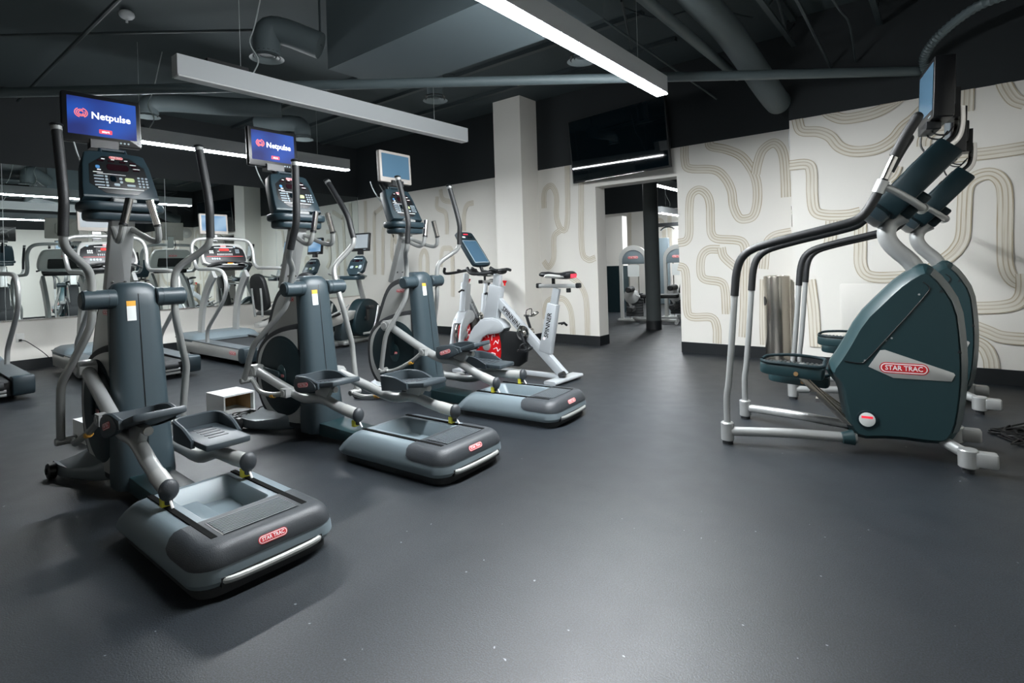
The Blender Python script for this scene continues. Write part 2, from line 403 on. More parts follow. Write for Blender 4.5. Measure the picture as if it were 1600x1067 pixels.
# pilaster on the mural wall
struct(B().box(-5.79, -5.235, YP, YB - .002, 0, ZC).done('wall_pilaster', 'cream', smooth=False))

def base(name, x0, x1, y0, y1):
    b = B().box(x0, x1, y0, y1, 0, .145); return struct(b.done(name, 'base_rubber', smooth=False))
T = .012
base('baseboard_left', XL, XL + T, YF, YB)
base('baseboard_back', XL, -5.80, YB - T, YB)
base('baseboard_back_middle', -5.23, XO0 + T, YB - T, YB)
base('baseboard_opening', XO0, XO0 + T, YB, YB + .28)
base('baseboard_back_right', XO1, XC, YB - T, YB)
base('baseboard_forward', XC, XR, YP - T, YP)
base('baseboard_pilaster', -5.80, -5.225, YP - T, YP)
base('baseboard_pilaster_side', -5.235, -5.235 + T, YP, YB - T)
base('baseboard_right', XR - T, XR, YF, YP)
base('baseboard_far', XL, 5, YE - T, YE)

# wall mirror: four tall sheets side by side
my = [(-.53, 1.48), (1.48, 3.48), (3.48, 5.38), (5.38, YB - .005)]
mlab = ['tall mirror sheet behind the leftmost treadmill, cut by the picture edge',
        'tall mirror sheet behind the treadmill with the grey blank monitor', 'tall mirror sheet behind the treadmill with the glowing pale monitor', 'tall mirror sheet ending in the corner at the mural wall']
for (a, c), l in zip(my, mlab):
    r = root('wall_mirror', (XL, (a + c) / 2, .71), 0, l, 'mirror', 'mirror sheets along the left wall')
    w = (c - a) / 2 - .003
    B().box(.004, .012, -w, w, 0, 2.17).done('mirror_sheet', 'mirror', r, smooth=False)
    B().box(.002, .018, -w, w, -.014, .004).done('mirror_channel', 'chrome', r, smooth=False)
    B().box(.003, .013, w - .001, w + .0045, 0, 2.17).done('polished_edge', 'cord_white', r, smooth=False)

# mural: brushed bands painted on the wall
MURAL_BACK=[[(-2.77,2.82),(-2.77,2.61),(-2.71,2.5),(-2.39,2.44),(-2.25,2.32),(-2.17,2.14),(-2.15,1.94),(-2.09,1.79),(-2.01,1.76),(-1.91,1.8),(-1.86,1.97),(-1.86,2.2),(-1.92,2.39),(-2.04,2.57),(-2.22,2.68),(-2.41,2.75),(-2.44,2.82)],
[(-1.87,2.31),(-1.84,2.45),(-1.78,2.6),(-1.66,2.67),(-1.58,2.61),(-1.54,2.47),(-1.53,2.22),(-1.53,1.99)],
[(-2.9,1.5),(-2.79,1.52),(-2.74,1.62),(-2.73,1.92),(-2.7,2.13),(-2.6,2.2),(-2.5,2.14),(-2.45,2),(-2.45,1.73),(-2.44,1.6),(-2.37,1.53),(-2.13,1.5),(-2.04,1.45),(-2.02,1.32),(-2.04,0.99),(-2.05,0.67),(-2.08,0.25)],
[(-2.34,1.39),(-2.49,1.39),(-2.58,1.3),(-2.6,1.1),(-2.55,1),(-2.35,0.96),(-2.29,0.87),(-2.28,0.54)],
[(-2.32,1.41),(-2.29,1.29),(-2.17,1.17),(-2.12,1.13)],
[(-2.91,1.18),(-2.82,1.14),(-2.8,0.93),(-2.8,0.59),(-2.74,0.49),(-2.48,0.49),(-2.41,0.37),(-2.41,0.15)],
[(-1.81,1.12),(-1.77,1.4),(-1.68,1.52),(-1.48,1.56)],
[(-1.82,0.17),(-1.82,0.49),(-1.8,0.99)],
[(-5.13,2.18),(-5.12,2.42),(-5.06,2.51),(-4.96,2.52),(-4.88,2.35),(-4.89,2.01),(-4.8,1.81),(-4.69,1.92),(-4.66,2.82)],
[(-4.83,1.8),(-4.95,1.7),(-4.97,1.36),(-5.08,1.22),(-5.17,1.32)],
[(-4.41,2.61),(-4.44,1.53),(-4.34,1.32),(-4.2,1.34)],
[(-5.17,0.37),(-5.17,0.52),(-5.11,0.66),(-4.96,0.71),(-4.8,0.7),(-4.7,0.58),(-4.66,0.43),(-4.65,0.14)],
[(-4.66,1.05),(-4.51,0.95),(-4.41,0.79),(-4.38,0.57),(-4.38,0.14)],
[(-9.16,2.65),(-9.49,2.49),(-9.57,2.43),(-9.6,1.83),(-9.61,1.16)],
[(-8.89,2.19),(-9.19,2.18),(-9.29,2.07),(-9.31,1.81),(-9.35,1.15)],
[(-7.62,2.63),(-7.63,2.42),(-7.42,2.31),(-7.38,2.13),(-7.39,1.89)],
[(-7.52,2.76),(-7.5,2.61),(-7.41,2.53),(-7.2,2.49)],
[(-6.94,1.92),(-6.93,2.21),(-6.85,2.39),(-6.68,2.42)],
[(-8.16,0.98),(-8.15,1.45),(-8.04,1.61),(-7.95,1.47),(-7.97,0.98)],
[(-7.58,1.28),(-7.53,1.59),(-7.41,1.63),(-7.28,1.59),(-7.26,1.33),(-7.28,0.71)],
[(-9.87,2.77),(-9.89,2.04)],
[(-8.86,1.79),(-8.97,1.99),(-9.02,1.54),(-8.88,1.34)]]
MURAL_FRONT=[[(-1.3,2.89),(-1.29,2.77),(-1.25,2.67),(-1.09,2.63),(-0.98,2.56),(-0.9,2.44),(-0.79,2.37),(-0.64,2.35),(-0.52,2.37),(-0.41,2.44),(-0.33,2.54),(-0.24,2.61),(-0.16,2.69)],
[(-1.03,2.88),(-0.97,2.8),(-0.86,2.73),(-0.71,2.72),(-0.55,2.74),(-0.42,2.8),(-0.31,2.89)],
[(-1.39,2.3),(-1.22,2.29),(-1.17,2.21),(-1.17,1.95),(-1.15,1.77),(-1.06,1.71),(-0.85,1.69),(-0.72,1.71)],
[(-0.99,1.64),(-1,1.49),(-1.02,1.36)],
[(-0,2.18),(0.17,2.18),(0.35,2.18),(0.57,2.19)],
[(-0.72,1.66),(-0.73,1.36),(-0.73,1.14),(-0.65,1.03),(-0.43,1.02),(-0.2,1.06),(-0.02,1.2),(0.06,1.29),(0.11,1.42),(0.13,1.72),(0.15,1.89),(0.23,1.97),(0.33,1.98),(0.4,1.9),(0.42,1.75),(0.41,1.4),(0.41,1.12),(0.46,0.98),(0.56,0.94),(0.8,0.9),(1.0,0.9)],
[(0.17,2.95),(0.17,2.79),(0.16,2.6)],
[(0.43,2.91),(0.44,2.79),(0.5,2.65),(0.58,2.59)],
[(-0.17,2.32),(-0.16,2.39),(-0.11,2.46),(-0.01,2.47)],
[(-0.4,2.16),(-0.43,2.08),(-0.48,2.03)],
[(-0.1,0.72),(0.25,0.72),(0.44,0.75),(0.51,0.82),(0.53,0.92),(0.53,1.04)],
[(-0.05,0.6),(0.1,0.57),(0.26,0.5),(0.37,0.45),(0.55,0.44),(0.72,0.46),(1.0,.5)],
[(0.1,0.42),(0.23,0.36),(0.28,0.25),(0.29,0.15)],
[(-1.22,1),(-1.19,0.66),(-1.18,0.25)]]

_mk = [0]
def mural(parent, y, strokes, hw=.062):
    for s in strokes:
        _mk[0] += 1; off = .001 + .0004 * (_mk[0] % 40)
        p = spline([(x, 0, z) for x, z in s], 5); vs = []; uvs = []; L = 0; n = len(p)
        for i, q in enumerate(p):
            t = (p[min(i + 1, n - 1)] - p[max(i - 1, 0)]).normalized(); nn = V((-t.z, 0, t.x))
            if i: L += (q - p[i - 1]).length
            for e in (-1, 1):
                z = q + nn * hw * e; vs.append((z.x, y - off, min(z.z, ZM))); uvs.append((L, 0 if e < 0 else 1))
        b = B(); fs = [(2 * i, 2 * i + 1, 2 * i + 3, 2 * i + 2) for i in range(n - 1)]; b.add(vs, fs)
        o = b.done('mural_stroke', 'mural', parent, smooth=False, fix=False)
        uv = o.data.uv_layers.new(name='UVMap')
        for lp in o.data.loops: uv.data[lp.index].uv = uvs[lp.vertex_index]
mural(wb, YB, MURAL_BACK[:8], .056)
mural(wb, YB, MURAL_BACK[8:], .046)
mural(wp, YP, MURAL_FRONT, .058)
# more of the same mural farther right and behind the machines
mural(wp, YP, [[(.85, 2.82), (.86, 2.2), (.95, 2.0), (1.4, 1.95), (1.48, 1.7), (1.5, .9), (1.5, .6)], [(1.0, .14), (1.0, 1.1), (1.12, 1.3), (1.25, 1.1), (1.25, .14)]], .058)
wfar = bpy.data.objects['wall_far']
mural(wfar, YE, [[(-9.0 + i * 1.3, 2.8), (-9.0 + i * 1.3, 1.6), (-8.7 + i * 1.3, 1.3), (-8.4 + i * 1.3, 1.6), (-8.4 + i * 1.3, 2.3), (-8.1 + i * 1.3, 2.5), (-7.9 + i * 1.3, 2.2), (-7.9 + i * 1.3, .2)] for i in range(5)], .06)

# outlet and access plates
o = tag(B().plate(rrect(-1.475, -1.405, 1.62, 1.88, .01), YB - .006, YB - .001, 'y', .002).done('wall_plate', 'steel'), 'brushed metal wall plate beside the step in the mural wall', 'plate')
o = tag(B().plate(rrect(-.93, -.33, .35, .95, .02), YP - .008, YP - .001, 'y', .002).done('access_panel', 'cream'), 'flush square access panel low on the mural wall behind the stair climbers', 'panel')
r = root('power_outlet', (XL, 1.62, .46), 0, 'white wall outlet with a black plug beneath the mirror', 'outlet')
B().plate(rrect(-.045, .045, -.06, .06, .008), .001, .008, 'x', .002).done('cover_plate', 'white', r)
B().box(.008, .03, -.015, .015, -.05, -.02).done('plug', 'black', r)
tag(B().tube(spline([(XL + .03, 1.62, .43), (XL + .1, 1.68, .40), (XL + .16, 1.85, .22), (XL + .2, 1.98, .03), (XL + .35, 2.1, .008)], 6), .006, 6).done('extension_cable', 'cord'), 'black power cord hanging from the wall outlet to the floor', 'cord')
r = root('wall_disc', (XC, 7.06, 2.62), 0, 'round pale disc on the wall step above the trash can, seen only in the mirror', 'wall fixture')
B().plate(circ(0, 0, .16), -.03, -.001, 'x', .008).done('disc_face', 'clockface', r)
B().plate(circ(0, 0, .05), -.034, -.028, 'x', .002).done('disc_centre', 'white', r)

# ------------------------------------------------------------------ ceiling services
def fixture(x, y0, y1, z, lit, label, hang=((.5, .0), (2.7, .0)), w=.108, h=.168):
    r = root('linear_light', (x, y0, z), 0, label, 'light', 'suspended linear lights')
    L = y1 - y0
    b = B().box(-w / 2, w / 2, 0, L, .012, h); b.done('housing', 'alu', r, smooth=False)
    B().box(-w / 2 + .005, w / 2 - .005, .006, L - .006, -.002, .012).done('lens', ('light_far' if y0 > 8 else 'light_mirror_row' if x < -6 else 'light') if lit else 'lens_off', r, smooth=False)
    B().box(-w / 2, w / 2, -.004, 0, 0, h).box(-w / 2, w / 2, L, L + .004, 0, h).done('end_cap', 'alu', r, smooth=False)
    for t, _ in hang:
        B().tube([(0, t * L / 3.2, h), (0, t * L / 3.2, ZC - z)], .0025, 5).done('hanging_wire', 'cord_white', r)
    B().tube(spline([(.02, .6, h), (.0, .66, h + .14), (-.06, .62, h + .3), (-.12, .7, h + .5), (-.1, .8, ZC - z)], 6), .006, 6).done('supply_cable', 'cord_white', r)
    B().box(-.05, .05, .22, .55, h, h + .03).done('junction_box', 'black', r, smooth=False)
    return r
FX = [(-2.05, 1.69, 4.87), (-4.645, 1.69, 4.93), (-7.2, 1.72, 5.0)]
fixture(*FX[0], 2.80, True, 'brightest lit linear light, hanging nearest over the open floor')
fixture(*FX[1], 2.80, False, 'unlit grey linear light hanging over the ellipticals')
fixture(*FX[2], 2.80, True, 'lit linear light hanging over the treadmills by the mirror')
fixture(-4.61, 9.62, 12.6, 2.80, True, 'lit linear light in the far room above the dark round column')
fixture(-5.55, 12.8, 15.3, 2.45, True, 'lit linear light deepest in the far room, low behind the column')

tag(B().box(-4.62, -2.1, 3.02, 3.88, 3.20, ZC - .001).done('ceiling_soffit', 'soffit', smooth=False), 'boxed dark grey soffit dropping from the ceiling behind the pipe', 'soffit')
tag(B().tube([(-7.9, .36, 3.07), (-.16, 6.83, 3.07)], .047, 16).done('ceiling_pipe', 'pipe'), 'long grey horizontal pipe crossing the whole ceiling', 'pipe')
def air(loc, path, r, label, rd=.155):
    q = root('air_diffuser', loc, 0, label, 'diffuser', 'round ceiling air diffusers')
    b = B()
    for a, c, z0, z1 in ((rd, rd * .8, 0, .02), (rd * .72, rd * .55, .012, .035), (rd * .47, rd * .30, .024, .05)):
        b.loft([[(a * math.cos(t), a * math.sin(t), z0) for t in (2 * math.pi * i / 28 for i in range(28))], [(c * math.cos(t), c * math.sin(t), z1) for t in (2 * math.pi * i / 28 for i in range(28))]], 0, False, False)
    b.done('diffuser_cone', 'diffuser', q)
    B().plate(circ(0, 0, rd * .8), .05, .055, 'z').done('throat', 'black', q)
    B().tube([V(p) - V(loc) for p in path], r, 18).done('duct_branch', 'duct', q)
    for p in (path[-1],):
        B().tube([V(p) - V(loc), V((p[0], p[1], ZC)) - V(loc)], .012, 6).done('duct_hanger', 'conduit', q)
air((-5.03, 2.63, 3.30), rpath([(-5.03, 2.63, 3.33), (-5.03, 2.63, 3.56), (-4.98, 2.72, 3.60), (-4.72, 3.01, 3.45)]), .125, 'round air diffuser on a short duct, high above the nearest elliptical')
air((-7.95, 2.56, 3.30), rpath([(-7.95, 2.56, 3.34), (-7.95, 2.56, 3.46), (-7.9, 2.7, 3.52), (-7.6, 3.3, 3.52), (-7.2, 3.95, 3.54)]), .12, 'round air diffuser on a long curved duct beside the nearest glowing monitor', .14)
air((-7.72, 4.57, 3.30), rpath([(-7.72, 4.57, 3.34), (-7.72, 4.57, 3.5), (-7.8, 4.5, 3.56), (-8.3, 4.15, 3.58)]), .12, 'round air diffuser on an elbow duct above the second glowing monitor')
air((-4.99, 4.78, 3.36), [(-4.99, 4.78, 3.4), (-4.99, 4.78, 3.7)], .1, 'round air diffuser between the unlit light and the pilaster')
air((-2.93, 4.92, 3.36), [(-2.93, 4.92, 3.4), (-2.93, 4.92, 3.7)], .1, 'round air diffuser half lost in the glare of the brightest light')
# big spiral duct along Y with bands
r = root('spiral_duct', (-1.70, 4.3, 3.60), 0, 'large round spiral duct running back across the dark ceiling', 'duct')
B().tube(rpath([(0, -3.2, 0), (0, 1.0, 0), (.03, 1.55, -.08), (.18, 2.10, -.46), (.21, 2.36, -.55), (.21, 2.535, -.56)], 2), .135, 24).done('duct_pipe', 'duct', r)
for k in range(6): B().tube([(0, -3.0 + k * .75, 0), (0, -2.95 + k * .75, 0)], .142, 24).done('joint_band', 'duct', r)
tag(B().tube([(-1.925, 1.6, 3.44), (-1.925, 6.83, 3.44)], .05, 14).done('sprinkler_main', 'pipe'), 'thinner round pipe running alongside the large spiral duct', 'pipe')
tag(B().tube([(-9.9, 1.63, 3.72), (-5.2, 1.63, 3.72)], .02, 8).done('conduit', 'conduit'), 'thin dark conduit running toward the mirror at upper left', 'pipe')
tag(B().tube([(-8.6, .3, 3.80), (-5.5, 2.9, 3.80)], .016, 8).done('conduit', 'conduit'), 'thin dark conduit slanting above the unlit light', 'pipe')
p = root('striped_pipe', (-.4, 5.6, 3.90), math.radians(40), 'thin ceiling pipe with orange stripes at upper right', 'pipe')
B().tube([(-1.8, 0, 0), (1.2, 0, 0)], .018, 8).done('pipe_run', 'conduit', p)
b = B()
for k in range(9): b.tube([(-.1 + k * .07, 0, 0), (-.068 + k * .07, 0, 0)], .0195, 8)
b.done('orange_band', 'orange', p)
fl = root('flexible_conduit', (0, 0, 0), 0, 'corrugated flexible conduit looping down at upper right', 'conduit')
pth = spline([(.95, 6.1, 3.62), (.6, 6.15, 3.42), (.24, 6.2, 3.36), (-.02, 6.5, 3.28), (-.14, 6.70, 3.16), (-.12, 6.77, 3.0)], 16)
B().tube(pth, [.036 if i % 2 else .044 for i in range(len(pth))], 10).done('conduit_tube', 'pipe', fl)
for k, (pts, l) in enumerate([
    ([(-1.4, 3.6, 3.92), (-1.2, 3.9, 3.7), (-.9, 4.4, 3.72), (-.75, 5.8, 3.55), (-.7, 6.2, 3.5), (-.72, 6.8, 3.3)], 'loose black cable sagging under the dark ceiling at right'),
    ([(-.3, 4.6, 3.92), (-.1, 5.0, 3.6), (.1, 5.2, 3.52), (.5, 5.3, 3.7)], 'loose black cable looping near the flexible conduit'),
    ([(-2.6, 5.2, 3.92), (-2.3, 5.4, 3.78), (-1.9, 5.6, 3.82), (-1.5, 5.9, 3.7)], 'loose cable crossing under the spiral duct')]):
    tag(B().tube(spline(pts, 6), .010, 6).done('ceiling_cable', 'conduit'), l, 'cable')
for k, (a, c, l) in enumerate([((-2.6, 4.0, 3.93), (-1.0, 6.5, 3.93), 'thin brace rod crossing behind the spiral duct'), ((-1.1, 3.6, 3.93), (-.95, 6.80, 3.30), 'thin brace rod sloping to the mural wall right of the spiral duct'),
        ((-2.9, 4.7, 3.94), (-2.2, 6.9, 3.25), 'thin brace rod sloping down beside the television'), ((-.9, 3.9, 3.55), (.8, 5.6, 3.94), 'thin brace rod under the joists at upper right'),
        ((-2.98, 6.2, 3.88), (-2.5, 5.0, 3.88), 'thin brace rod left of the thinner pipe'), ((-6.3, 4.3, 3.94), (-5.2, 5.6, 3.94), 'thin brace rod behind the far end of the unlit light')]):
    tag(B().tube([a, c], .014, 6).done('brace_rod', 'conduit'), l, 'rod')
# trusses under the roof deck (Y joists) and joint lines
for k, (x, l) in enumerate([(-1.3, 'steel ceiling joist right of the spiral duct'), (-.5, 'steel ceiling joist above the stair climber monitors'), (.4, 'steel ceiling joist farthest right')]):
    j = root('ceiling_joist', (x, 1.0, 3.62), 0, l, 'joist', 'open web joists at right')
    B().box(-.03, .03, 0, 5.8, .28, .32).done('top_chord', 'conduit', j, smooth=False)
    B().box(-.025, .025, 0, 5.8, 0, .03).done('bottom_chord', 'conduit', j, smooth=False)
    b = B()
    for q in range(14): b.tube([(0, q * .42, .02 if q % 2 else .29), (0, (q + 1) * .42, .29 if q % 2 else .02)], .012, 6)
    b.done('web_rods', 'conduit', j)
for k, (y, l) in enumerate([(-.9, 'ceiling beam line nearest the camera'), (.9, 'second narrow ceiling beam from the camera'), (4.6, 'narrow ceiling beam just behind the soffit'), (5.5, 'narrow ceiling beam above the third elliptical'), (6.4, 'narrow ceiling beam nearest the mural wall')]):
    tag(B().box(-10.1, -2.5, y - .035, y + .035, 3.90, 3.949).done('ceiling_strip', 'conduit', smooth=False), l, 'beam')
for x, y, l in ((-3.9, 4.9, 'small white sprinkler dome by the pilaster top'), (-6.4, 1.9, 'small sprinkler dome near the unlit light')):
    q = root('sprinkler', (x, y, 3.9), 0, l, 'sprinkler', 'sprinkler heads')
    B().sphere((0, 0, 0), (.07, .07, .05), 0, 14, 8).done('sprinkler_dome', 'alu', q)
    B().tube([(0, 0, -.08), (0, 0, 0)], .012, 8).done('sprinkler_stem', 'alu', q)

# television over the opening
tv = root('wall_television', (-3.66, 7.00, 2.96), math.radians(-8.5), 'large black flat television tilted down above the opening', 'television')
tm = Matrix.Rotation(math.radians(5.5), 4, 'X')
B().plate(rrect(-.84, .84, -.47, .47, .01), -.01, .035, 'y', .004, 0, tm).done('television_case', 'black', tv)
B().quad([tm @ V(p) for p in ((-.82, -.012, -.445), (.82, -.012, -.445), (.82, -.012, .455), (-.82, -.012, .455))]).done('television_screen', 'glass_dark', tv, smooth=False)
B().box(-.6, .45, -.014, -.008, -.468, -.462, 0, tm).done('bottom_trim', 'chrome', tv, smooth=False)
B().box(-.3, .3, .04, .25, -.12, .12).done('wall_bracket', 'black', tv, smooth=False)

# ------------------------------------------------------------------ ellipticals (local: rear slot end at x=0, user faces -x)
def monitor(r, mtx, w, h, bez, scr, lit=None, th=.045, name='monitor'):
    """flat monitor in frame mtx: x right, y up, z towards the viewer"""
    o = B().plate(rrect(-w / 2, w / 2, -h / 2, h / 2, .012), -th, 0, 'z', .006, 0, mtx).done(name, bez, r)
    bz = .034
    B().plate(rrect(-w / 2 + bz * .8, w / 2 - bz * .8, -h / 2 + bz * 1.5, h / 2 - bz * .8, .003), -.002, .0015, 'z', 0, 0, mtx).done('screen', scr, o, smooth=False)
    B().plate(rrect(-w * .22, w * .22, -h * .25, h * .25, .02), -th - .03, -th + .002, 'z', .01, 0, mtx).done('rear_cover', bez, o)
    b = B()
    for k in range(3): b.plate(circ(w * (.22 + .05 * k), -h / 2 + bz * .7, .006, 10), -.002, .002, 'z', 0, 0, mtx)
    b.done('buttons', 'key', o, smooth=False)
    if lit == 'logo':
        b = B(); me = text_me('Netpulse', .062)
        b.geo(me, mtx @ Matrix.Translation((.045, .022, .0025)) @ Matrix.Scale(w * .50 / text_w('Netpulse', .062), 4, (1, 0, 0)), 0)
        B().plate(rrect(-.035, .035, -.078, -.052, .004), .0016, .0022, 'z', 0, 1, mtx @ Matrix.Translation((.012, -.01, 0))).geo(text_me('start', .022), mtx @ Matrix.Translation((.012, -.075, .0028)), 0).done('start_key', ['scr_white', 'scr_red'], o, 'red start key', smooth=False, fix=False)
        c = (-.115, .03)
        for rr, a0, a1 in ((.012, 20, 350), (.021, 60, 390), (.030, -60, 75), (.030, 120, 255)):
            n = 16; P = [(c[0] + rr * math.cos(math.radians(a0 + (a1 - a0) * i / n)) * 1.1, c[1] + rr * math.sin(math.radians(a0 + (a1 - a0) * i / n)), .003) for i in range(n + 1)]
            b.tube([mtx @ V(p) for p in P], .0028, 5, 2)
        b.tube([mtx @ V(p) for p in ((-.107, .020, .003), (-.094, .005, .003))], .0028, 5, 2)
        b.done('screen_lettering', ['scr_white', 'scr_red', 'logo_red'], o, 'white lettering and salmon spiral emblem on blue', smooth=False, fix=False)
    return o

def keypad(r, mtx, parts):
    """parts: (x, y, w, h, material) flat keys and windows lying in frame mtx"""
    ms = []; b = B()
    for x, y, w, h, m in parts:
        if m not in ms: ms.append(m)
        b.plate(rrect(x - w / 2, x + w / 2, y - h / 2, y + h / 2, min(w, h) * .3, 2), .0, .003, 'z', 0, ms.index(m), mtx)
    return b.done('keys', ms, r, smooth=False, fix=False)

def elliptical(loc, rz, label, crank_deg, swing, sdx, sdy, kind):
    R = root('elliptical_trainer', loc, rz, label, 'elliptical', 'ellipticals in a row facing the mirror')
    # --- rear ramp box
    def lp(x0, x1, w, r, z, zf=None): return [(x, y, z if zf is None else z + (zf - z) * max(0, min(1, (-.45 - x) / .4))) for x, y in rrect(x0, x1, -w, w, r, 6)]
    sh = B().loft([lp(-.86, .098, .300, .09, .045), lp(-.875, .115, .312, .10, .068), lp(-.845, .113, .309, .10, .10), lp(-.80, .105, .298, .10, .14), lp(-.755, .092, .280, .09, .172),
                   lp(-.715, .075, .262, .08, .188), lp(-.69, .055, .245, .06, .195), lp(-.665, -.20, .150, .035, .1955), lp(-.655, -.21, .142, .03, .188), lp(-.60, -.25, .125, .03, .105)]).done('ramp_shell', 'shell', R)
    B().box(-.30, -.265, -.045, .075, .1055, .107).done('caution_sticker', 'orange', sh, smooth=False)
    B().plate(rrect(-.60, -.26, -.12, -.02, .02), .105, .14, 'z', .01).done('step_block', 'shell', sh)
    # dark textured tail cap wrapping the rear
    def tl(x0, x1, w, r, z, d=.0045):
        o = rrect(x0 - .2, x1 + d, -w - d, w + d, r, 6); return [(max(x, x0), y, z) for x, y in o]
    tb = B().loft([tl(-.13, .1075, .302, .10, .118), tl(-.165, .107, .301, .10, .124), tl(-.19, .105, .298, .10, .14), tl(-.20, .092, .280, .09, .172),
                   tl(-.20, .075, .262, .08, .189), tl(-.19, .055, .240, .06, .199)]).done('tail_cap', 'bumper', R)
    badge(tb, frame((.088, .0, .172), (0, 1, 0), (-.75, 0, .66)), .115) if False else badge(tb, frame((.103, .0, .156), (0, 1, 0), (-.38, 0, .92)), .125)
    g = B()
    g.box(-.155, .02, -.165, .165, .198, .2005, 0)
    for k in range(11): x = -.148 + k * .0158; g.box(x, x + .0085, -.158, .158, .2004, .2035, 1)
    g.done('vent_grille', ['black', 'grille'], R, smooth=False)
    for s in (-1, 1):
        B().box(-.695, .012, s * .195 - .0125, s * .195 + .0125, .19, .2008).done('roller_track', 'slot', R, smooth=False)
    B().box(.06, .1185, -.215, .215, .044, .080).done('recess_shade_block', 'black', R, smooth=False)  # solid black block painted as the shade of an uncut recess
    B().tube(rpath([(.10, -.21, .070), (.124, -.19, .064), (.128, 0, .062), (.124, .19, .064), (.10, .21, .070)]), .014, 10).done('lift_bar', 'grey_tube', R)
    B().plate(rrect(-.83, .085, -.28, .28, .08), 0, .05, 'z').done('floor_plinth', 'rubber', R)
    B().plate([(-1.36, .03), (-.72, .03), (-.74, .10), (-1.36, .125)], -.105, .105, 'y', .008).done('spine_beam', 'teal', R)
    # --- drive column
    def D(z, xr, w, xf=None):
        xf = (-1.475 if xf is None else xf) if z > .5 else -1.475
        o = []
        for i in range(13):
            a = -math.pi / 2 + math.pi * i / 12
            o.append((xr - .11 + .11 * max(math.cos(a), 0) ** .6, w * (abs(math.sin(a)) ** .72) * (1 if a > 0 else -1), z))
        o += [(xf, w, z), (xf - .03, w * .7, z), (xf - .03, -w * .7, z), (xf, -w, z)]; return o
    c = B().loft([D(.045, -1.30, .150), D(.10, -1.292, .153), D(.30, -1.325, .147), D(.6, -1.363, .140), D(.9, -1.395, .134), D(1.08, -1.412, .129), D(1.15, -1.420, .125), D(1.19, -1.436, .114, -1.50), D(1.213, -1.450, .092, -1.52), D(1.224, -1.47, .055, -1.53)]).done('drive_column', 'slate', R)
    B().tube([(-1.298, 0, .06), (-1.324, 0, .30), (-1.362, 0, .6), (-1.394, 0, .9), (-1.421, 0, 1.15), (-1.45, 0, 1.195)], .0028, 5).done('seam', 'black', c)
    lb = B()
    yy = -.062
    def colpt(z, y):
        t = (z - .9) / .25; xr = -1.395 - .025 * t; w = .134 - .009 * t
        a = math.asin(max(-1, min(1, (abs(y) / w) ** (1 / .72)))); return V((xr - .11 + .11 * max(math.cos(a), 0) ** .6 + .003, y, z))
    for z0, z1, mi in ((1.0, 1.085, 0), (1.085, 1.115, 1)):
        for k in range(4):
            ya, yb = yy + .045 * k / 4, yy + .045 * (k + 1) / 4
            lb.quad([colpt(z0, ya), colpt(z0, yb), colpt(z1, yb), colpt(z1, ya)], mi)
    lb.done('warning_label', ['sticker', 'orange'], c)
    px, pz = -1.47, 1.13
    for s in (-1, 1):
        B().cyl((px, s * .10, pz), (px, s * .262, pz), .056, 24, 0, .006).cyl((px, s * .135, pz), (px, s * .142, pz), .058, 24).cyl((px, s * .258, pz), (px, s * .268, pz), .048, 24, 0, .004).done('pivot_tube', 'slate', R)
    # --- front fairing with silver faces
    up = chaikin([(-1.42, 1.16), (-1.60, 1.185), (-1.80, 1.14), (-1.90, 1.04), (-1.985, .86), (-2.06, .70), (-2.09, .52), (-1.42, .50)], 2)
    hs = B().plate(up, -.088, .088, 'y', .008).done('front_fairing', 'rubber', R)
    upi = inset(up, .052)
    for s in (-1, 1):
        B().plate(upi, s * .0885 if s > 0 else -.098, .098 if s > 0 else -.0885, 'y', .003).done('side_panel', 'silver_panel', hs)
    badge(hs, frame((-1.66, -.099, 1.045), (1, 0, 0), (0, 0, 1)), .125)
    badge(hs, frame((-1.66, .099, 1.045), (-1, 0, 0), (0, 0, 1)), .125)
    dr = chaikin([(-1.47, .80), (-1.48, .865), (-1.60, .855), (-1.80, .815), (-1.97, .745), (-2.10, .63), (-2.135, .47), (-2.12, .30), (-2.06, .18), (-1.95, .085), (-1.83, .05), (-1.50, .05), (-1.46, .10)], 2)
    dh = B().plate(dr, -.128, .128, 'y', .014).done('drum_housing', 'rubber', R)
    dri = inset(dr, .042)
    for s in (-1, 1):
        B().plate(dri, .127 if s > 0 else -.131, .131 if s > 0 else -.127, 'y', .001).done('drum_face', 'silver_panel', dh)
        cx, cz = -1.735, .447
        d = B(); y0 = s * .128
        d.plate(circ(cx, cz, .312, 48), min(y0, s * .1335), max(y0, s * .1335), 'y', .002, 0)
        d.plate(circ(cx, cz, .288, 48), min(s * .132, s * .1355), max(s * .132, s * .1355), 'y', .001, 0)
        d.plate(circ(cx, cz, .062, 24, .085), min(s * .135, s * .140), max(s * .135, s * .140), 'y', .002, 1)
        d.done('drive_disc', ['dteal', 'teal'], R)
        badge(R, frame((cx, s * .1405, cz), (-s, 0, 0), (0, 0, 1)), .085, 'hub_badge')
        # front stabiliser fin and transport wheel
        B().loft([[(x, s * .10, z) for x, z in rrect(-2.06, -1.62, .03, .17, .04)], [(x, s * .17, z) for x, z in rrect(-2.13, -1.72, .025, .115, .03)], [(x, s * .245, z) for x, z in rrect(-2.185, -1.93, .02, .085, .025)], [(x, s * .27, z) for x, z in rrect(-2.19, -2.02, .025, .095, .025)]]).done('stabiliser_foot', 'foot_grey', R)
        B().cyl((-2.115, s * .268, .05), (-2.115, s * .315, .05), .05, 20, 0, .008).cyl((-2.115, s * .31, .05), (-2.115, s * .322, .05), .02, 10).done('transport_wheel', 'black', R)
    # --- mast, console, tray
    mt = frame((-1.84, 0, 1.12), (0, 1, 0), (.245, 0, .68))
    ms = B().plate(rrect(-.062, .062, 0, .66, .01), -.04, .03, 'z', .006, 0, mt).done('mast', 'silver', R)
    b = B()
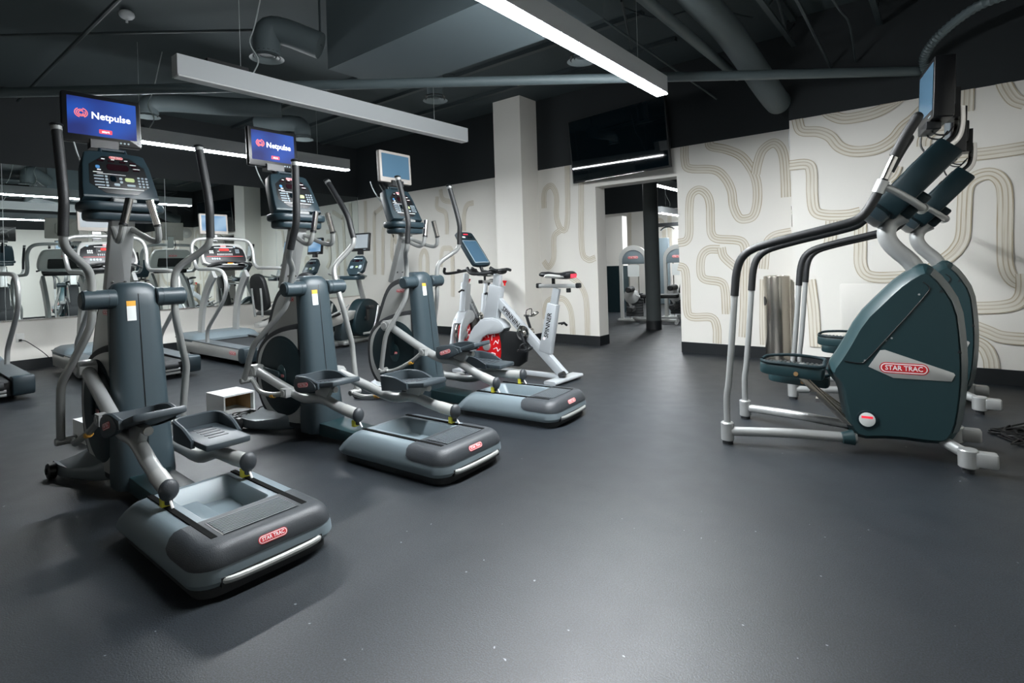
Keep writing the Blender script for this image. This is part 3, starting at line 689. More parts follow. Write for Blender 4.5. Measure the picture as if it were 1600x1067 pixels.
    for y in (-.034, .034): b.plate(circ(y, .125, .009, 12), .03, .036, 'z', .002, 0, mt)
    b.done('mast_bolts', 'chrome', ms)
    fm = frame((-1.71, 0, 1.885), (0, 1, 0), (-.135, 0, .292))
    hw0, hw1 = .192, .160
    body = chaikin([(-.205, -.17), (-.19, -.165), (.19, -.165), (.205, -.17), (.172, .155), (.12, .175), (-.12, .175), (-.172, .155)], 1)
    cs = B().plate(body, -.085, .012, 'z', .014, 0, fm).done('console', 'console', R)
    fc = [(-.165, -.135), (.165, -.135), (.14, .135), (-.14, .135)]
    B().plate(chaikin(fc, 1), .010, .0145, 'z', .002, 0, fm).done('console_face', 'black', cs)
    f2 = fm @ Matrix.Translation((0, 0, .0146))
    keys = [(0, .055, .115, .045, 'display')]
    for x in (-.085, -.03, .03, .085): keys.append((x, .098, .034, .012, 'display'))
    for x in (-.07, -.02, .05): keys.append((x, .112, .018, .005, 'text'))
    keys += [(.09, .07, .03, .012, 'display'), (.085, .085, .034, .005, 'text'), (.098, .045, .036, .010, 'display'), (.1, .056, .038, .004, 'text'), (-.1, .03, .02, .008, 'text'), (-.105, .05, .022, .022, 'keyblue'), (-.108, .012, .05, .004, 'text')]
    for k in range(4): keys += [(-.108, -.015 - .022 * k, .05, .008, 'key'), (-.070, -.015 - .022 * k, .014, .014, 'key')]
    keys += [(-.035, -.03, .03, .04, 'glass_dark'), (-.02, -.07, .03, .018, 'key'), (.005, -.025, .016, .016, 'key'), (.005, -.05, .016, .016, 'key'), (.052, -.03, .05, .028, 'green'), (.055, -.07, .045, .014, 'key'), (0, -.098, .24, .004, 'text'), (-.04, .002, .15, .003, 'text')]
    for i in range(3):
        for j in range(4): keys.append((.102 + .021 * i, -.01 - .021 * j, .013, .012, 'key'))
    keypad(cs, f2, keys)
    badge(cs, fm @ Matrix.Translation((0, .128, .0135)), .075)
    B().tube([fm @ V(p) for p in ((-.07, .165, -.02), (-.065, .205, -.02), (.065, .205, -.02), (.07, .165, -.02))], .014, 8).done('lift_grip', 'console', cs)
    tr = [(x, y) for x, y in rrect(-1.80, -1.555, -.222, .222, .09, 6)]
    B().plate(tr, 1.655, 1.712, 'z', .018).plate(inset(tr, .03), 1.60, 1.665, 'z', .018).done('accessory_tray', 'console', R)
    # --- monitor on its bracket
    sm = frame((-1.965 + sdx, -.005 + sdy, 2.285), (.03, 1, 0), (-.04, 0, 1))
    if kind == 'grey': mo = monitor(R, sm, .42, .315, 'bezel_grey', 'screen_off')
    else: mo = monitor(R, sm, .425, .32, 'bezel', 'screen_blue', 'logo')
    b = B().box(-.075, .075, -.19, -.135, -.06, .022, 0, sm)
    b.done('monitor_clamp', 'black', mo)
    B().tube([(-1.99, 0, 2.12), (-1.86, 0, 1.95), (-1.82, 0, 1.9)], .024, 8).done('monitor_arm', 'black', mo)
    B().tube(spline([(-1.98, -.16, 2.13), (-1.95, -.15, 2.05), (-1.9, -.14, 1.97), (-1.86, -.13, 1.92)], 5), .005, 6).done('signal_cable', 'cord_white', mo)
    # --- fixed grips with bright sensor sleeves
    for s in (-1, 1):
        gp = rpath([(-1.67, s * .05, 1.56), (-1.58, s * .065, 1.52), (-1.42, s * .095, 1.46), (-1.355, s * .098, 1.475), (-1.34, s * .086, 1.56)], 2)
        gg = B().tube(gp, .0175, 10).done('fixed_grip', 'grey_tube', R)
        B().cyl((-1.34, s * .086, 1.556), (-1.352, s * .05, 1.708), .021, 16, 0, .003).done('sensor_sleeve', 'chrome', gg)
        B().cyl((-1.3395, s * .088, 1.55), (-1.3402, s * .0855, 1.562), .0225, 16).done('sleeve_ring', 'black', gg)
    # --- moving handles
    def rot(p, a):
        x, y, z = p; dx, dz = x - px, z - pz; return (px + dx * math.cos(a) + dz * math.sin(a), y, pz - dx * math.sin(a) + dz * math.cos(a))
    cx, cz, cr = -1.75, .455, .262
    for s in (-1, 1):
        a = math.radians(swing[0 if s < 0 else 1]) * (-s)         # positive leans the top back towards the user
        up_ = [(-1.47, s * .21, 1.13), (-1.468, s * .212, 1.25), (-1.45, s * .235, 1.315), (-1.36, s * .335, 1.40), (-1.315, s * .365, 1.44), (-1.30, s * .37, 1.50)]
        gr = [(-1.30, s * .37, 1.485), (-1.296, s * .368, 1.58), (-1.285, s * .366, 1.66), (-1.305, s * .366, 1.76), (-1.36, s * .366, 1.93), (-1.41, s * .366, 2.085)]
        lo = [(-1.47, s * .21, 1.14), (-1.475, s * .212, 1.02), (-1.49, s * .225, .95), (-1.59, s * .295, .74), (-1.625, s * .32, .67), (-1.655, s * .325, .60), (-1.72, s * .315, .30)]
        ha = B().tube([rot(p, a) for p in rpath(up_, 2)], .0215, 12).tube([rot(p, a) for p in rpath(lo, 2)], .0215, 12).done('swing_handle', 'grey_tube', R)
        B().tube([rot(p, a) for p in rpath(gr, 2)], [.0235] * 3 + [.026] * 5 + [.024] * 60 if False else .0245, 12).done('foam_grip', 'black_soft', ha)
        gt = rot(gr[-1], a)
        B().sphere(gt, (.031, .031, .014), 0, 14, 6).done('grip_cap', 'black', ha)
        ds = V(rot(gr[-1], a)) - V(rot(gr[-2], a)); ds.normalize()
        B().cyl(V(gt) - ds * .035, V(gt) - ds * .01, .0255, 14).done('grip_collar', 'grey_tube', ha)
        lowend = V(rot(lo[-1], a))
        B().cyl(lowend + V((0, s * .028, 0)), lowend - V((0, s * .075, 0)), .024, 14, 0, .005).done('lower_pivot', 'grey_tube', ha)
        # crank, pedal arm, roller
        t = math.radians(crank_deg + (0 if s < 0 else 180))
        kx, kz = cx + cr * math.cos(t), cz + cr * math.sin(t)
        ya = s * .193
        B().plate([(cx + .03 * math.cos(q), cz + .03 * math.sin(q)) for q in [t + math.pi / 2 + math.pi * i / 8 for i in range(9)]] + [(kx + .035 * math.cos(q), kz + .035 * math.sin(q)) for q in [t - math.pi / 2 + math.pi * i / 8 for i in range(9)]], min(s * .15, s * .168), max(s * .15, s * .168), 'y', .004).done('crank', 'dteal', R)
        rx, rzz = kx + 1.275, .282
        def lin(f): return kz + (rzz - kz) * f
        arm = [(kx + .05, ya, lin(.03)), (kx + .45, ya, lin(.40) - .03), (kx + .66, ya, lin(.52) - .055), (kx + .80, ya, lin(.60) - .015), (kx + .90, ya, lin(.72) + .012), (kx + 1.05, ya, lin(.86) + .0), (rx - .02, ya, rzz)]
        pa = B().tube(rpath(arm, 2), .036, 14, 0, True, 1.0).done('pedal_arm', 'silver', R)
        B().plate(chaikin([(kx - .05, kz - .045), (kx + .07, kz - .05), (kx + .07, kz + .045), (kx - .05, kz + .05)], 1), min(ya - .045, ya + .045), max(ya - .045, ya + .045), 'y', .006).cyl((kx, ya - .052, kz), (kx, ya + .052, kz), .036, 16, 0, .004).done('crank_yoke', 'silver', pa)
        d = (V(arm[-1]) - V(arm[-2])).normalized()
        B().cyl(V(arm[-1]) - d * .13, V(arm[-1]) - d * .002, .0385, 16).done('arm_sleeve', 'silver_panel', pa)
        e = V(arm[-1]) + d * .008
        B().sphere(e, (.03, .043, .050), 0, 16, 10).cyl(e + V((-.004, 0, -.025)), e + V((-.004, 0, -.066)), .017, 12, 0, .004).done('roller_cap', 'bumper', pa)
        B().box(e.x - .040, e.x - .012, ya - .026, ya + .010, .204, .246).done('roller_tag', 'yellow', pa, smooth=False)
        B().tube([(e.x + .0, ya, .246), (e.x + .03, ya + .004, .203)], .006, 6).done('roller_guide', 'bwhite', pa)
        # link rod from the handle to the arm
        jx = kx + .50; jz = lin(.42) - .035
        j = V((jx, s * .255, jz))
        lk = B().tube(rpath([lowend - V((0, s * .05, 0)), lowend + V((.05, -s * .055, -.012)), lowend * .62 + j * .38 + V((0, 0, -.055)), lowend * .25 + j * .75 + V((0, 0, -.04)), j], 2), .0185, 10).done('link_rod', 'grey_tube', R)
        B().cyl(j + V((0, s * .02, 0)), (jx, ya, jz), .026, 12, 0, .004).box(jx - .035, jx + .04, min(s * .225, s * .268), max(s * .225, s * .268), jz - .03, jz + .03).done('link_joint', 'silver', lk)
        B().cyl(lowend * .30 + j * .70 + V((-.012, 0, -.047)), lowend * .26 + j * .74 + V((.012, 0, -.042)), .0195, 10).done('link_sticker', 'orange', lk)
        # pedal
        pxc = kx + .91; zc = lin(.66) + .115; tilt = math.radians(8 + 9 * math.sin(t)); yc = s * .165
        pm = Matrix.Translation((pxc, yc, zc)) @ Matrix.Rotation(-tilt, 4, 'Y')
        if s > 0: pass
        deck = chaikin([(-.21, -.085), (-.19, -.115), (.20, -.118), (.215, -.10), (.215, .10), (.20, .118), (-.19, .115), (-.21, .085)], 1)
        pd = B().plate(deck, -.022, .012, 'z', .008, 0, pm).done('pedal', 'pedal', R)
        # raised rim: toe lip and both sides, tapering to the heel
        rim = [(.06, -.122, .0), (-.04, -.126, .045), (-.14, -.126, .062), (-.205, -.112, .066), (-.228, -.06, .066), (-.232, 0, .064), (-.228, .06, .066), (-.205, .112, .066), (-.14, .126, .062), (-.04, .126, .045), (.06, .122, .0)]
        q = spline(rim, 3); inn = [];
        loops = []
        for i, p in enumerate(q):
            tt = (q[min(i + 1, len(q) - 1)] - q[max(i - 1, 0)]); nn = V((tt.y, -tt.x, 0)).normalized() * .010
            loops.append([V((p.x, p.y, -.03)) + nn, V((p.x, p.y, p.z + .010)) + nn, V((p.x, p.y, p.z + .015)), V((p.x, p.y, p.z + .010)) - nn, V((p.x, p.y, -.03)) - nn])
        B().loft(loops, 0, True, True, True, pm).done('pedal_rim', 'pedal', pd)
        ow = -.126 if s < 0 else .126
        B().plate(chaikin([(-.215, -.045), (.02, -.045), (.05, -.01), (-.02, .052), (-.15, .072), (-.215, .055)], 2), min(ow - .014, ow + .014), max(ow - .014, ow + .014), 'y', .006, 0, pm).done('outer_guard', 'pedal', pd)
        badge(pd, pm @ frame((-.10, ow + (-.0145 if s < 0 else .0145), .012), (-s * -1 if s < 0 else -1, 0, 0) if False else ((1, 0, 0) if s < 0 else (-1, 0, 0)), (0, 0, 1)), .125)
        b = B()
        for k in range(5): b.box(-.13 + k * .05, -.112 + k * .05, -.05, .05, .0115, .0145, 0, pm)
        b.done('tread_ribs', 'bumper', pd, smooth=False)
        B().plate([(pxc - .11, zc - .02), (pxc + .09, zc - .02), (pxc + .02, lin(.64) + .0), (pxc - .08, lin(.62) + .0)], min(ya - .022, ya + .022), max(ya - .022, ya + .022), 'y', .004).cyl((pxc - .13, ya, zc - .04), (pxc + .12, ya, zc - .036), .022, 10).done('pedal_bracket', 'grey_tube', pd)
    return R

elliptical((-2.333, 1.13, 0), 0, 'nearest elliptical trainer, at far left front, with a lit blue monitor', 84, (1.5, 1.5), 0, 0, 'blue')
elliptical((-2.388, 2.432, 0), math.radians(3.5), 'middle elliptical trainer with a lit blue monitor and level pedals', 176, (18, 22), 0, 0, 'blue')
elliptical((-2.492, 3.683, 0), math.radians(5.3), 'farthest elliptical trainer with a blank silver-framed monitor, beside the spin bike', 92, (1, 0), .10, .09, 'grey')

# ------------------------------------------------------------------ treadmills (local: rear edge x=0, front at -x, user faces -x)
def treadmill(loc, label, mon):
    R = root('treadmill', loc, 0, label, 'treadmill', 'treadmills facing the mirror')
    W = .50
    for s in (-1, 1):
        o = B().plate([(-2.30, .075), (-.16, .075), (-.16, .235), (-1.55, .255), (-2.34, .275)], min(s * W, s * (W - .10)), max(s * W, s * (W - .10)), 'y', .010).done('side_frame', 'silver_panel', R)
        B().plate([(-2.36, .272), (-1.55, .252), (-.14, .232), (-.14, .245), (-1.55, .266), (-2.36, .287)], min(s * (W + .003), s * (W - .19)), max(s * (W + .003), s * (W - .19)), 'y', .003).done('foot_rail', 'grille', R)
        B().plate(chaikin([(-.20, .05), (-.03, .05), (.0, .09), (-.005, .23), (-.03, .262), (-.20, .25)], 2), min(s * (W + .006), s * (W - .175)), max(s * (W + .006), s * (W - .175)), 'y', .012).done('rear_cap', 'console', R)
        badge(o, frame((-.36, -W - .001, .17), (1, 0, 0), (0, 0, 1)) if s < 0 else frame((-.36, W + .001, .17), (-1, 0, 0), (0, 0, 1)), .20)
        for x in (-2.1, -.35): B().cyl((x, s * .36, 0), (x, s * .36, .08), .03, 12, 0, .005).done('levelling_foot', 'rubber', R)
    B().plate(rrect(-2.25, -.10, -.34, .34, .02), .05, .21, 'z', .01).done('deck_core', 'black', R)
    B().plate([(-1.85, .205), (-.09, .205), (-.06, .19), (-.06, .20), (-.09, .222), (-1.85, .228)], -.30, .30, 'y').done('running_belt', 'rubber', R)
    B().cyl((-.075, -.26, .16), (-.075, .26, .16), .05, 18).done('rear_roller', 'rubber', R)
    for z in (.115, .075): B().cyl((-.05, -.28, z), (-.05, .28, z), .016, 10).done('rear_crossbar', 'silver', R)
    hood = [[(x, y, z) for x, y in rrect(x0, x1, -w, w, r, 5)] for x0, x1, w, r, z in ((-2.38, -1.62, W, .10, .235), (-2.39, -1.62, W + .006, .10, .27), (-2.36, -1.66, W - .02, .10, .315), (-2.30, -1.74, W - .07, .08, .345), (-2.22, -1.85, W - .14, .06, .352))]
    B().loft(hood).done('motor_hood', 'shell', R)
    for s in (-1, 1):
        pth = [(-1.95, s * .27, .22), (-1.93, s * .27, .5), (-1.85, s * .265, .8), (-1.66, s * .26, 1.08), (-1.46, s * .25, 1.27)]
        P = spline(pth, 4); loops = []
        for i, p in enumerate(P):
            t = (P[min(i + 1, len(P) - 1)] - P[max(i - 1, 0)]).normalized(); n = V((t.z, 0, -t.x))
            loops.append([p + n * a + V((0, b, 0)) for a, b in ((-.075, -.022), (.06, -.028), (.075, -.02), (.075, .02), (.06, .028), (-.075, .022))])
        B().loft(loops).done('upright_blade', 'silver', R)
        rail = [(-1.24, s * .465, .24), (-1.235, s * .468, .38), (-1.19, s * .472, .48), (-.86, s * .475, .72), (-.60, s * .475, .92), (-.53, s * .475, 1.10), (-.60, s * .475, 1.28), (-.80, s * .475, 1.335), (-1.20, s * .468, 1.345), (-1.50, s * .455, 1.35)]
        B().tube(rpath(rail, 2), .0265, 12).done('handrail', 'silver', R)
    hoop = [(-1.48, -.455, 1.35), (-1.58, -.455, 1.38), (-1.64, -.455, 1.46), (-1.70, -.475, 1.66), (-1.74, -.43, 1.80), (-1.75, -.28, 1.835), (-1.75, .28, 1.835), (-1.74, .43, 1.80), (-1.70, .475, 1.66), (-1.64, .455, 1.46), (-1.58, .455, 1.38), (-1.48, .455, 1.35)]
    B().tube(rpath(hoop, 2), .027, 12).done('console_hoop', 'silver', R)
    fm = frame((-1.66, 0, 1.585), (0, 1, 0), (-.16, 0, .36))
    body = chaikin([(-.33, -.20), (.33, -.20), (.36, -.05), (.31, .17), (.22, .20), (-.22, .20), (-.31, .17), (-.36, -.05)], 2)
    cs = B().plate(body, -.10, .0, 'z', .03, 0, fm).done('console', 'silver_panel', R)
    B().plate(chaikin([(-.30, -.175), (.30, -.175), (.325, -.05), (.28, .15), (-.28, .15), (-.325, -.05)], 2), -.002, .006, 'z', .002, 0, fm).done('console_face', 'black', cs)
    B().plate(rrect(-.23, .23, -.12, .05, .02), -.108, -.098, 'z', .003, 0, fm).done('rear_vent', 'black', cs)
    f2 = fm @ Matrix.Translation((0, 0, .006))
    keys = [(0, .055, .26, .085, 'black'), (0, .07, .15, .035, 'led'), (-.09, .045, .03, .012, 'text'), (.09, .045, .03, .012, 'text'), (0, -.045, .56, .006, 'red'), (0, .11, .29, .008, 'text')]
    for i in range(11): keys += [(-.11 + i * .022, -.005, .013, .012, 'sticker'), (-.11 + i * .022, -.024, .013, .008, 'key')]
    for i in range(3):
        for j in range(3): keys.append((.18 + i * .022, .02 + j * .025, .015, .015, 'key'))
        for j in range(2): keys.append((-.22 + i * .022, .02 + j * .028, .016, .02, 'sticker'))
    for i in range(4): keys.append((-.20 + i * .035, -.085, .026, .03, 'key'))
    keys += [(.17, .125, .03, .03, 'key'), (-.22, .125, .03, .03, 'key')]
    keypad(cs, f2, keys)
    badge(cs, fm @ Matrix.Translation((0, .135, .0065)), .09); badge(cs, fm @ frame((0, .10, -.109), (-1, 0, 0), (0, 1, 0)), .14)
    B().plate(rrect(-.10, .16, -.215, -.155, .025), .005, .05, 'z', .012, 0, fm).done('key_pod', 'silver', cs)
    for kk in ((0, 0, .08, .03, 'led_orange'), (-.06, 0, .03, .025, 'black'), (.07, 0, .03, .025, 'black')): keypad(cs, fm @ Matrix.Translation((.03, -.185, .0505)), [kk])
    B().tube(spline([fm @ V(p) for p in ((-.33, -.23, .06), (-.18, -.19, .09), (.03, -.17, .07), (.22, -.19, .09), (.36, -.24, .06))], 5), .014, 8).done('front_grip', 'black_soft', cs)
    B().plate(rrect(-.28, .28, -.25, -.17, .03), -.11, .02, 'z', .02, 0, fm).done('lower_tray', 'black', cs)
    if mon:
        sm = frame((-1.86, -.065, 2.075), (0, 1, 0), (-.06, 0, 1))
        mo = monitor(R, sm, .43, .325, 'bezel_grey', mon)
        B().box(-.05, .05, -.30, -.10, -.05, -.03, 0, sm).done('monitor_post', 'silver', mo, smooth=False)
        B().tube(spline([(-1.86, .02, 1.91), (-1.80, .05, 1.86), (-1.78, .05, 1.80), (-1.76, .03, 1.74)], 5), .006, 6).done('signal_cable', 'cord', mo)
    return R
treadmill((-7.60, .82, 0), 'treadmill cut off by the left edge of the picture', 'screen_off')
treadmill((-7.36, 2.37, 0), 'treadmill with a blank grey monitor, directly behind the nearest elliptical', 'screen_grey')
treadmill((-7.36, 3.92, 0), 'treadmill with a pale glowing monitor, left of the middle elliptical', 'screen_pale')

# ------------------------------------------------------------------ recumbent bikes (local: user faces +y)
def recumbent(loc, rz, label, scr, bez='bezel'):
    R = root('recumbent_bike', loc, rz, label, 'exercise bike', 'recumbent bikes along the mural wall')
    B().plate(chaikin([(.25, .10), (.95, .10), (1.02, .30), (.98, .52), (.80, .72), (.52, .78), (.35, .66), (.22, .40)], 2), -.12, .12, 'x', .03).done('drive_housing', 'dteal', R)
    for s in (-1, 1):
        B().tube([(s * .122, y, z) for y, z in spline([(.42, .16), (.62, .17), (.74, .30), (.80, .48), (.84, .62)], 5)], .022, 8).done('housing_trim', 'silver', R)
        B().cyl((s * .12, .50, .42), (s * .17, .50, .42), .04, 14).plate(chaikin([(.46, .40), (.54, .40), (.53, .62), (.47, .62)] if s > 0 else [(.46, .44), (.54, .44), (.53, .22), (.47, .22)], 1), min(s * .15, s * .175), max(s * .15, s * .175), 'x').done('crank_arm', 'black', R)
        z = .62 if s > 0 else .22
        B().plate(rrect(.44, .56, z - .03, z + .03, .02), min(s * .17, s * .27), max(s * .17, s * .27), 'x', .01).done('foot_pedal', 'black', R)
    B().plate(chaikin([(-.75, .42), (.30, .60), (.34, .50), (.28, .42), (-.75, .28)], 1), -.075, .075, 'x', .02).done('seat_rail', 'silver_panel', R)
    B().plate(chaikin([(-.62, .40), (.15, .545), (.15, .575), (-.62, .44)], 1), -.05, .05, 'x', .008).done('rail_slot', 'black', R)
    B().plate(chaikin([(-.10, .05), (.16, .05), (.10, .46), (-.02, .46)], 1), -.085, .085, 'x', .02).done('pedestal', 'slate', R)
    B().plate(rrect(-.12, .20, -.11, .11, .05), .03, .10, 'z', .02).done('pedestal_collar', 'silver', R)
    for y in (-.55, .70): B().loft([[(x, y + a, z) for a, z in rrect(-.05, .05, .01, .07 if abs(x) < .3 else .05, .02, 3)] for x in (-.34, -.28, 0, .28, .34)]).done('floor_stabiliser', 'silver', R)
    B().tube([(0, -.55, .05), (0, .70, .05)], .045, 10).done('floor_beam', 'silver', R)
    B().plate(chaikin([(-.62, .50), (-.20, .52), (-.17, .57), (-.24, .60), (-.62, .58)], 2), -.21, .21, 'x', .03).done('seat', 'black_soft', R)
    bk = frame((0, -.62, .60), (1, 0, 0), (0, -.16, .98))
    B().plate(chaikin([(-.20, 0), (.20, 0), (.22, .30), (.17, .66), (-.17, .66), (-.22, .30)], 2), -.05, .04, 'z', .03, 0, bk).done('seat_back', 'black_soft', R)
    for s in (-1, 1): B().tube(rpath([(s * .10, -.70, .50), (s * .12, -.72, .80), (s * .12, -.74, 1.0)], 1), .018, 8).tube(rpath([(s * .20, -.60, .52), (s * .30, -.55, .55), (s * .31, -.30, .62), (s * .31, -.12, .70)], 2), .016, 8).done('seat_handle', 'silver', R)
    B().tube(rpath([(0, .60, .72), (0, .52, .95), (0, .46, 1.18)], 2), .045, 12).done('console_mast', 'silver', R)
    B().tube(rpath([(.0, .48, 1.10), (.26, .42, 1.16), (.33, .22, 1.18), (.33, .10, 1.22)], 2), .016, 8).tube(rpath([(.0, .48, 1.10), (-.26, .42, 1.16), (-.33, .22, 1.18), (-.33, .10, 1.22)], 2), .016, 8).done('front_handle', 'silver', R)
    fm = frame((0, .44, 1.36), (1, 0, 0), (0, .22, .40))
    cs = B().plate(chaikin([(-.19, -.20), (.19, -.20), (.16, .18), (-.16, .18)], 1), -.07, .01, 'z', .015, 0, fm).done('console', 'console', R)
    keys = [(0, .07, .10, .04, 'display'), (-.09, .07, .05, .02, 'display'), (.09, .07, .05, .02, 'display'), (.03, -.05, .05, .03, 'green'), (-.08, -.05, .07, .05, 'key'), (.11, -.05, .06, .07, 'key'), (0, .12, .2, .008, 'text')]
    for kk in keys: keypad(cs, fm @ Matrix.Translation((0, 0, .0105)), [kk])
    B().plate(rrect(-.22, .22, .20, .44, .08), 1.10, 1.17, 'z', .02).done('accessory_tray', 'console', R)
    sm = frame((0, .55, 1.76), (1, 0, 0), (0, .12, 1))
    mo = monitor(R, sm, .40, .32, bez, scr)
    B().box(-.05, .05, -.22, -.13, -.05, .0, 0, sm).done('monitor_post', 'black', mo)
    return R
recumbent((-7.98, 5.30, 0), math.radians(13), 'recumbent bike with a blank monitor, seen between the middle and farthest ellipticals', 'screen_grey')
recumbent((-9.55, 5.34, 0), math.radians(9), 'recumbent bike with a blue-lit monitor, mostly hidden behind the middle elliptical', 'screen_pale')

# ------------------------------------------------------------------ spin bikes (local: user faces -x)
def spin_bike(loc, rz, label, console):
    R = root('spin_bike', loc, rz, label, 'exercise bike', 'spin bikes before the pilaster')
    def bar(p0, p1, w0, w1, t, name, m='bike', parent=R, bev=.010):
        a, c = V((p0[0], 0, p0[1])), V((p1[0], 0, p1[1])); d = (c - a).normalized(); n = V((-d.z, 0, d.x))
        pts = [a + n * w0, a - n * w0, c - n * w1, c + n * w1]
        return B().plate([(p.x, p.z) for p in pts], -t, t, 'y', bev).done(name, m, parent)
    mb = bar((-.43, .85), (.47, .06), .055, .05, .035, 'main_beam')
    fr = frame((-.20, -.0365, .653), (.90, 0, -.79), (.79, 0, .90))
    bt = B().geo(text_me('SPINNING', .082), fr @ Matrix.Scale(.36 / text_w('SPINNING', .082), 4, (1, 0, 0)), 0)
    bt.done('beam_lettering', 'text_black', mb, smooth=False, fix=False)
    ht = bar((-.44, 1.03), (-.54, .62), .085, .10, .045, 'head_tube')
    B().plate(chaikin([(-.64, .62), (-.42, .64), (-.30, .56), (-.33, .50), (-.60, .46), (-.72, .30), (-.88, .10), (-.98, .08), (-.90, .30), (-.80, .52)], 1), -.075, -.045, 'y', .008).plate(chaikin([(-.64, .62), (-.42, .64), (-.30, .56), (-.33, .50), (-.60, .46), (-.72, .30), (-.88, .10), (-.98, .08), (-.90, .30), (-.80, .52)], 1), .045, .075, 'y', .008).plate(chaikin([(-.68, .64), (-.42, .66), (-.28, .56), (-.34, .485), (-.58, .45), (-.76, .46)], 1), -.07, .07, 'y', .01).plate([(-.80, .50), (-.66, .63), (-.60, .46), (-.70, .40)], -.07, .07, 'y', .01).done('front_fork', 'bike', R)
    bar((-.42, 1.16), (-.455, .98), .05, .05, .028, 'handlebar_post')
    sp = bar((.355, .83), (.235, .30), .060, .075, .042, 'seat_tube')
    fr = frame((.302, -.0435, .60), (.12, 0, .53), (-.53, 0, .12))
    B().geo(text_me('SPINNER', .075), fr @ Matrix.Scale(.28 / text_w('SPINNER', .075), 4, (1, 0, 0)), 0).done('tube_lettering', 'text_black', sp, smooth=False, fix=False)
    B().plate(circ(.245, .455, .018, 14), -.045, -.0425, 'y').done('tube_emblem', 'bwhite', sp, smooth=False)
    bar((.405, 1.0), (.352, .80), .042, .042, .022, 'seat_post')
    B().plate(rrect(.16, .69, 1.005, 1.045, .015), -.03, .03, 'y', .006).done('seat_slider', 'silver', R)
    for x in (.165, .675): B().plate(rrect(x - .02, x + .02, 1.0, 1.055, .015), -.032, .032, 'y', .006).done('slider_stop', 'black', R)
    B().cyl((.55, -.0, 1.0), (.55, 0, .955), .025, 12, 0, .004).done('slider_knob', 'black', R)
    sd = B()
    loops = []
    for x, w, z0, z1 in ((.18, .016, 1.13, 1.165), (.21, .028, 1.118, 1.178), (.30, .034, 1.105, 1.180), (.38, .05, 1.095, 1.168), (.46, .095, 1.09, 1.165), (.54, .125, 1.085, 1.178), (.59, .115, 1.09, 1.182), (.615, .07, 1.10, 1.172)):
        loops.append([(x, w * math.cos(a), (z0 + z1) / 2 + (z1 - z0) / 2 * math.sin(a) * (1 if math.sin(a) > 0 else .8)) for a in (2 * math.pi * i / 14 for i in range(14))])
    sd.loft(loops).done('saddle', 'black', R)
    for s in (-1, 1):
        B().plate(chaikin([(.30, 1.115), (.44, 1.11), (.56, 1.105), (.58, 1.14), (.46, 1.145), (.34, 1.16)], 1), min(s * .05, s * .128), max(s * .05, s * .128), 'y', .02).done('saddle_wing', 'silver_panel', R)
    B().box(.606, .622, -.05, .05, 1.11, 1.15).done('saddle_tail_mark', 'scr_red', R, smooth=False)
    B().cyl((.36, 0, 1.04), (.36, 0, 1.11), .02, 10).done('saddle_clamp', 'black', R)
    # flywheel
    fw = B().plate(circ(-.60, .315, .262, 44), -.018, .018, 'y', .004).done('flywheel_rim', 'chrome', R)
    B().plate(circ(-.60, .315, .235, 44), -.024, .024, 'y', .004).done('flywheel_disc', 'flyred', fw)
    B().plate(circ(-.60, .315, .055, 20), -.05, .05, 'y', .006).done('flywheel_hub', 'silver', fw)
    bl = B()
    for k in range(7):
        a = math.radians(-75 + k * 31); r0, r1 = .10, .20
        pts = [(-.60 + r * math.cos(a + da), .315 + r * math.sin(a + da)) for r, da in ((r0, -.1), (.15, .16), (.17, -.1), (r1, .12))]
        for i in range(3): bl.tube([(pts[i][0], -.0255, pts[i][1]), (pts[i + 1][0], -.0255, pts[i + 1][1])], .005, 4)
    bl.done('flywheel_print', 'bwhite', fw, smooth=False)
    B().plate(chaikin([(-.40, .52), (-.05, .50), (.02, .36), (-.02, .12), (-.40, .10), (-.36, .30)], 1), -.05, -.012, 'y', .01).done('chain_guard', 'black', R)
    B().cyl((-.03, -.10, .50), (-.03, .10, .50), .045, 16, 0, .005).plate(circ(-.03, .50, .085, 24), -.07, -.055, 'y', .004).done('crank_set', 'chrome', R)
    for s, a in ((-1, -68), (1, 112)):
        t = math.radians(a); ex, ez = -.03 + .19 * math.cos(t), .50 + .19 * math.sin(t)
        B().tube([(-.03, s * .095, .50), (ex, s * .105, ez)], .017, 8).done('crank_arm', 'black', R)
        pr = Matrix.Translation((ex, s * .16, ez))
        B().plate(rrect(-.055, .055, -.045, .045, .015), -.012, .012, 'z', .004, 0, pr).tube([pr @ V(p) for p in spline([(.05, -.045, .0), (.10, -.04, .03), (.11, 0, .045), (.10, .04, .03), (.05, .045, 0)], 3)], .007, 6).tube([pr @ V(p) for p in spline([(-.01, -.05, .0), (.0, -.05, .06), (.02, 0, .08), (.0, .05, .06), (-.01, .05, 0)], 3)], .006, 6).done('toe_clip_pedal', 'chrome' if s > 0 else 'black', R)
    for x in (.46, -.88):
        B().loft([[(x + a, y, z) for a, z in rrect(-.075, .075, .012, .05, .015, 3)] for y in (-.27, -.25, .25, .27)]).done('floor_stabiliser', 'bike', R)
        for s in (-1, 1): B().cyl((x, s * .20, 0), (x, s * .20, .02), .03, 12).done('levelling_foot', 'rubber', R)
    bar((-.88, .05), (.46, .05), .025, .025, .03, 'floor_beam')
    B().cyl((.44, -.05, .07), (.50, -.05, .10), .03, 12).done('transport_roller', 'black', R)
    # handlebar
    hb = [(-.72, -.20, 1.245), (-.66, -.235, 1.20), (-.58, -.235, 1.175), (-.44, -.15, 1.185), (-.36, -.06, 1.205), (-.34, 0, 1.21), (-.36, .06, 1.205), (-.44, .15, 1.185), (-.58, .235, 1.175), (-.66, .235, 1.20), (-.72, .20, 1.245)]
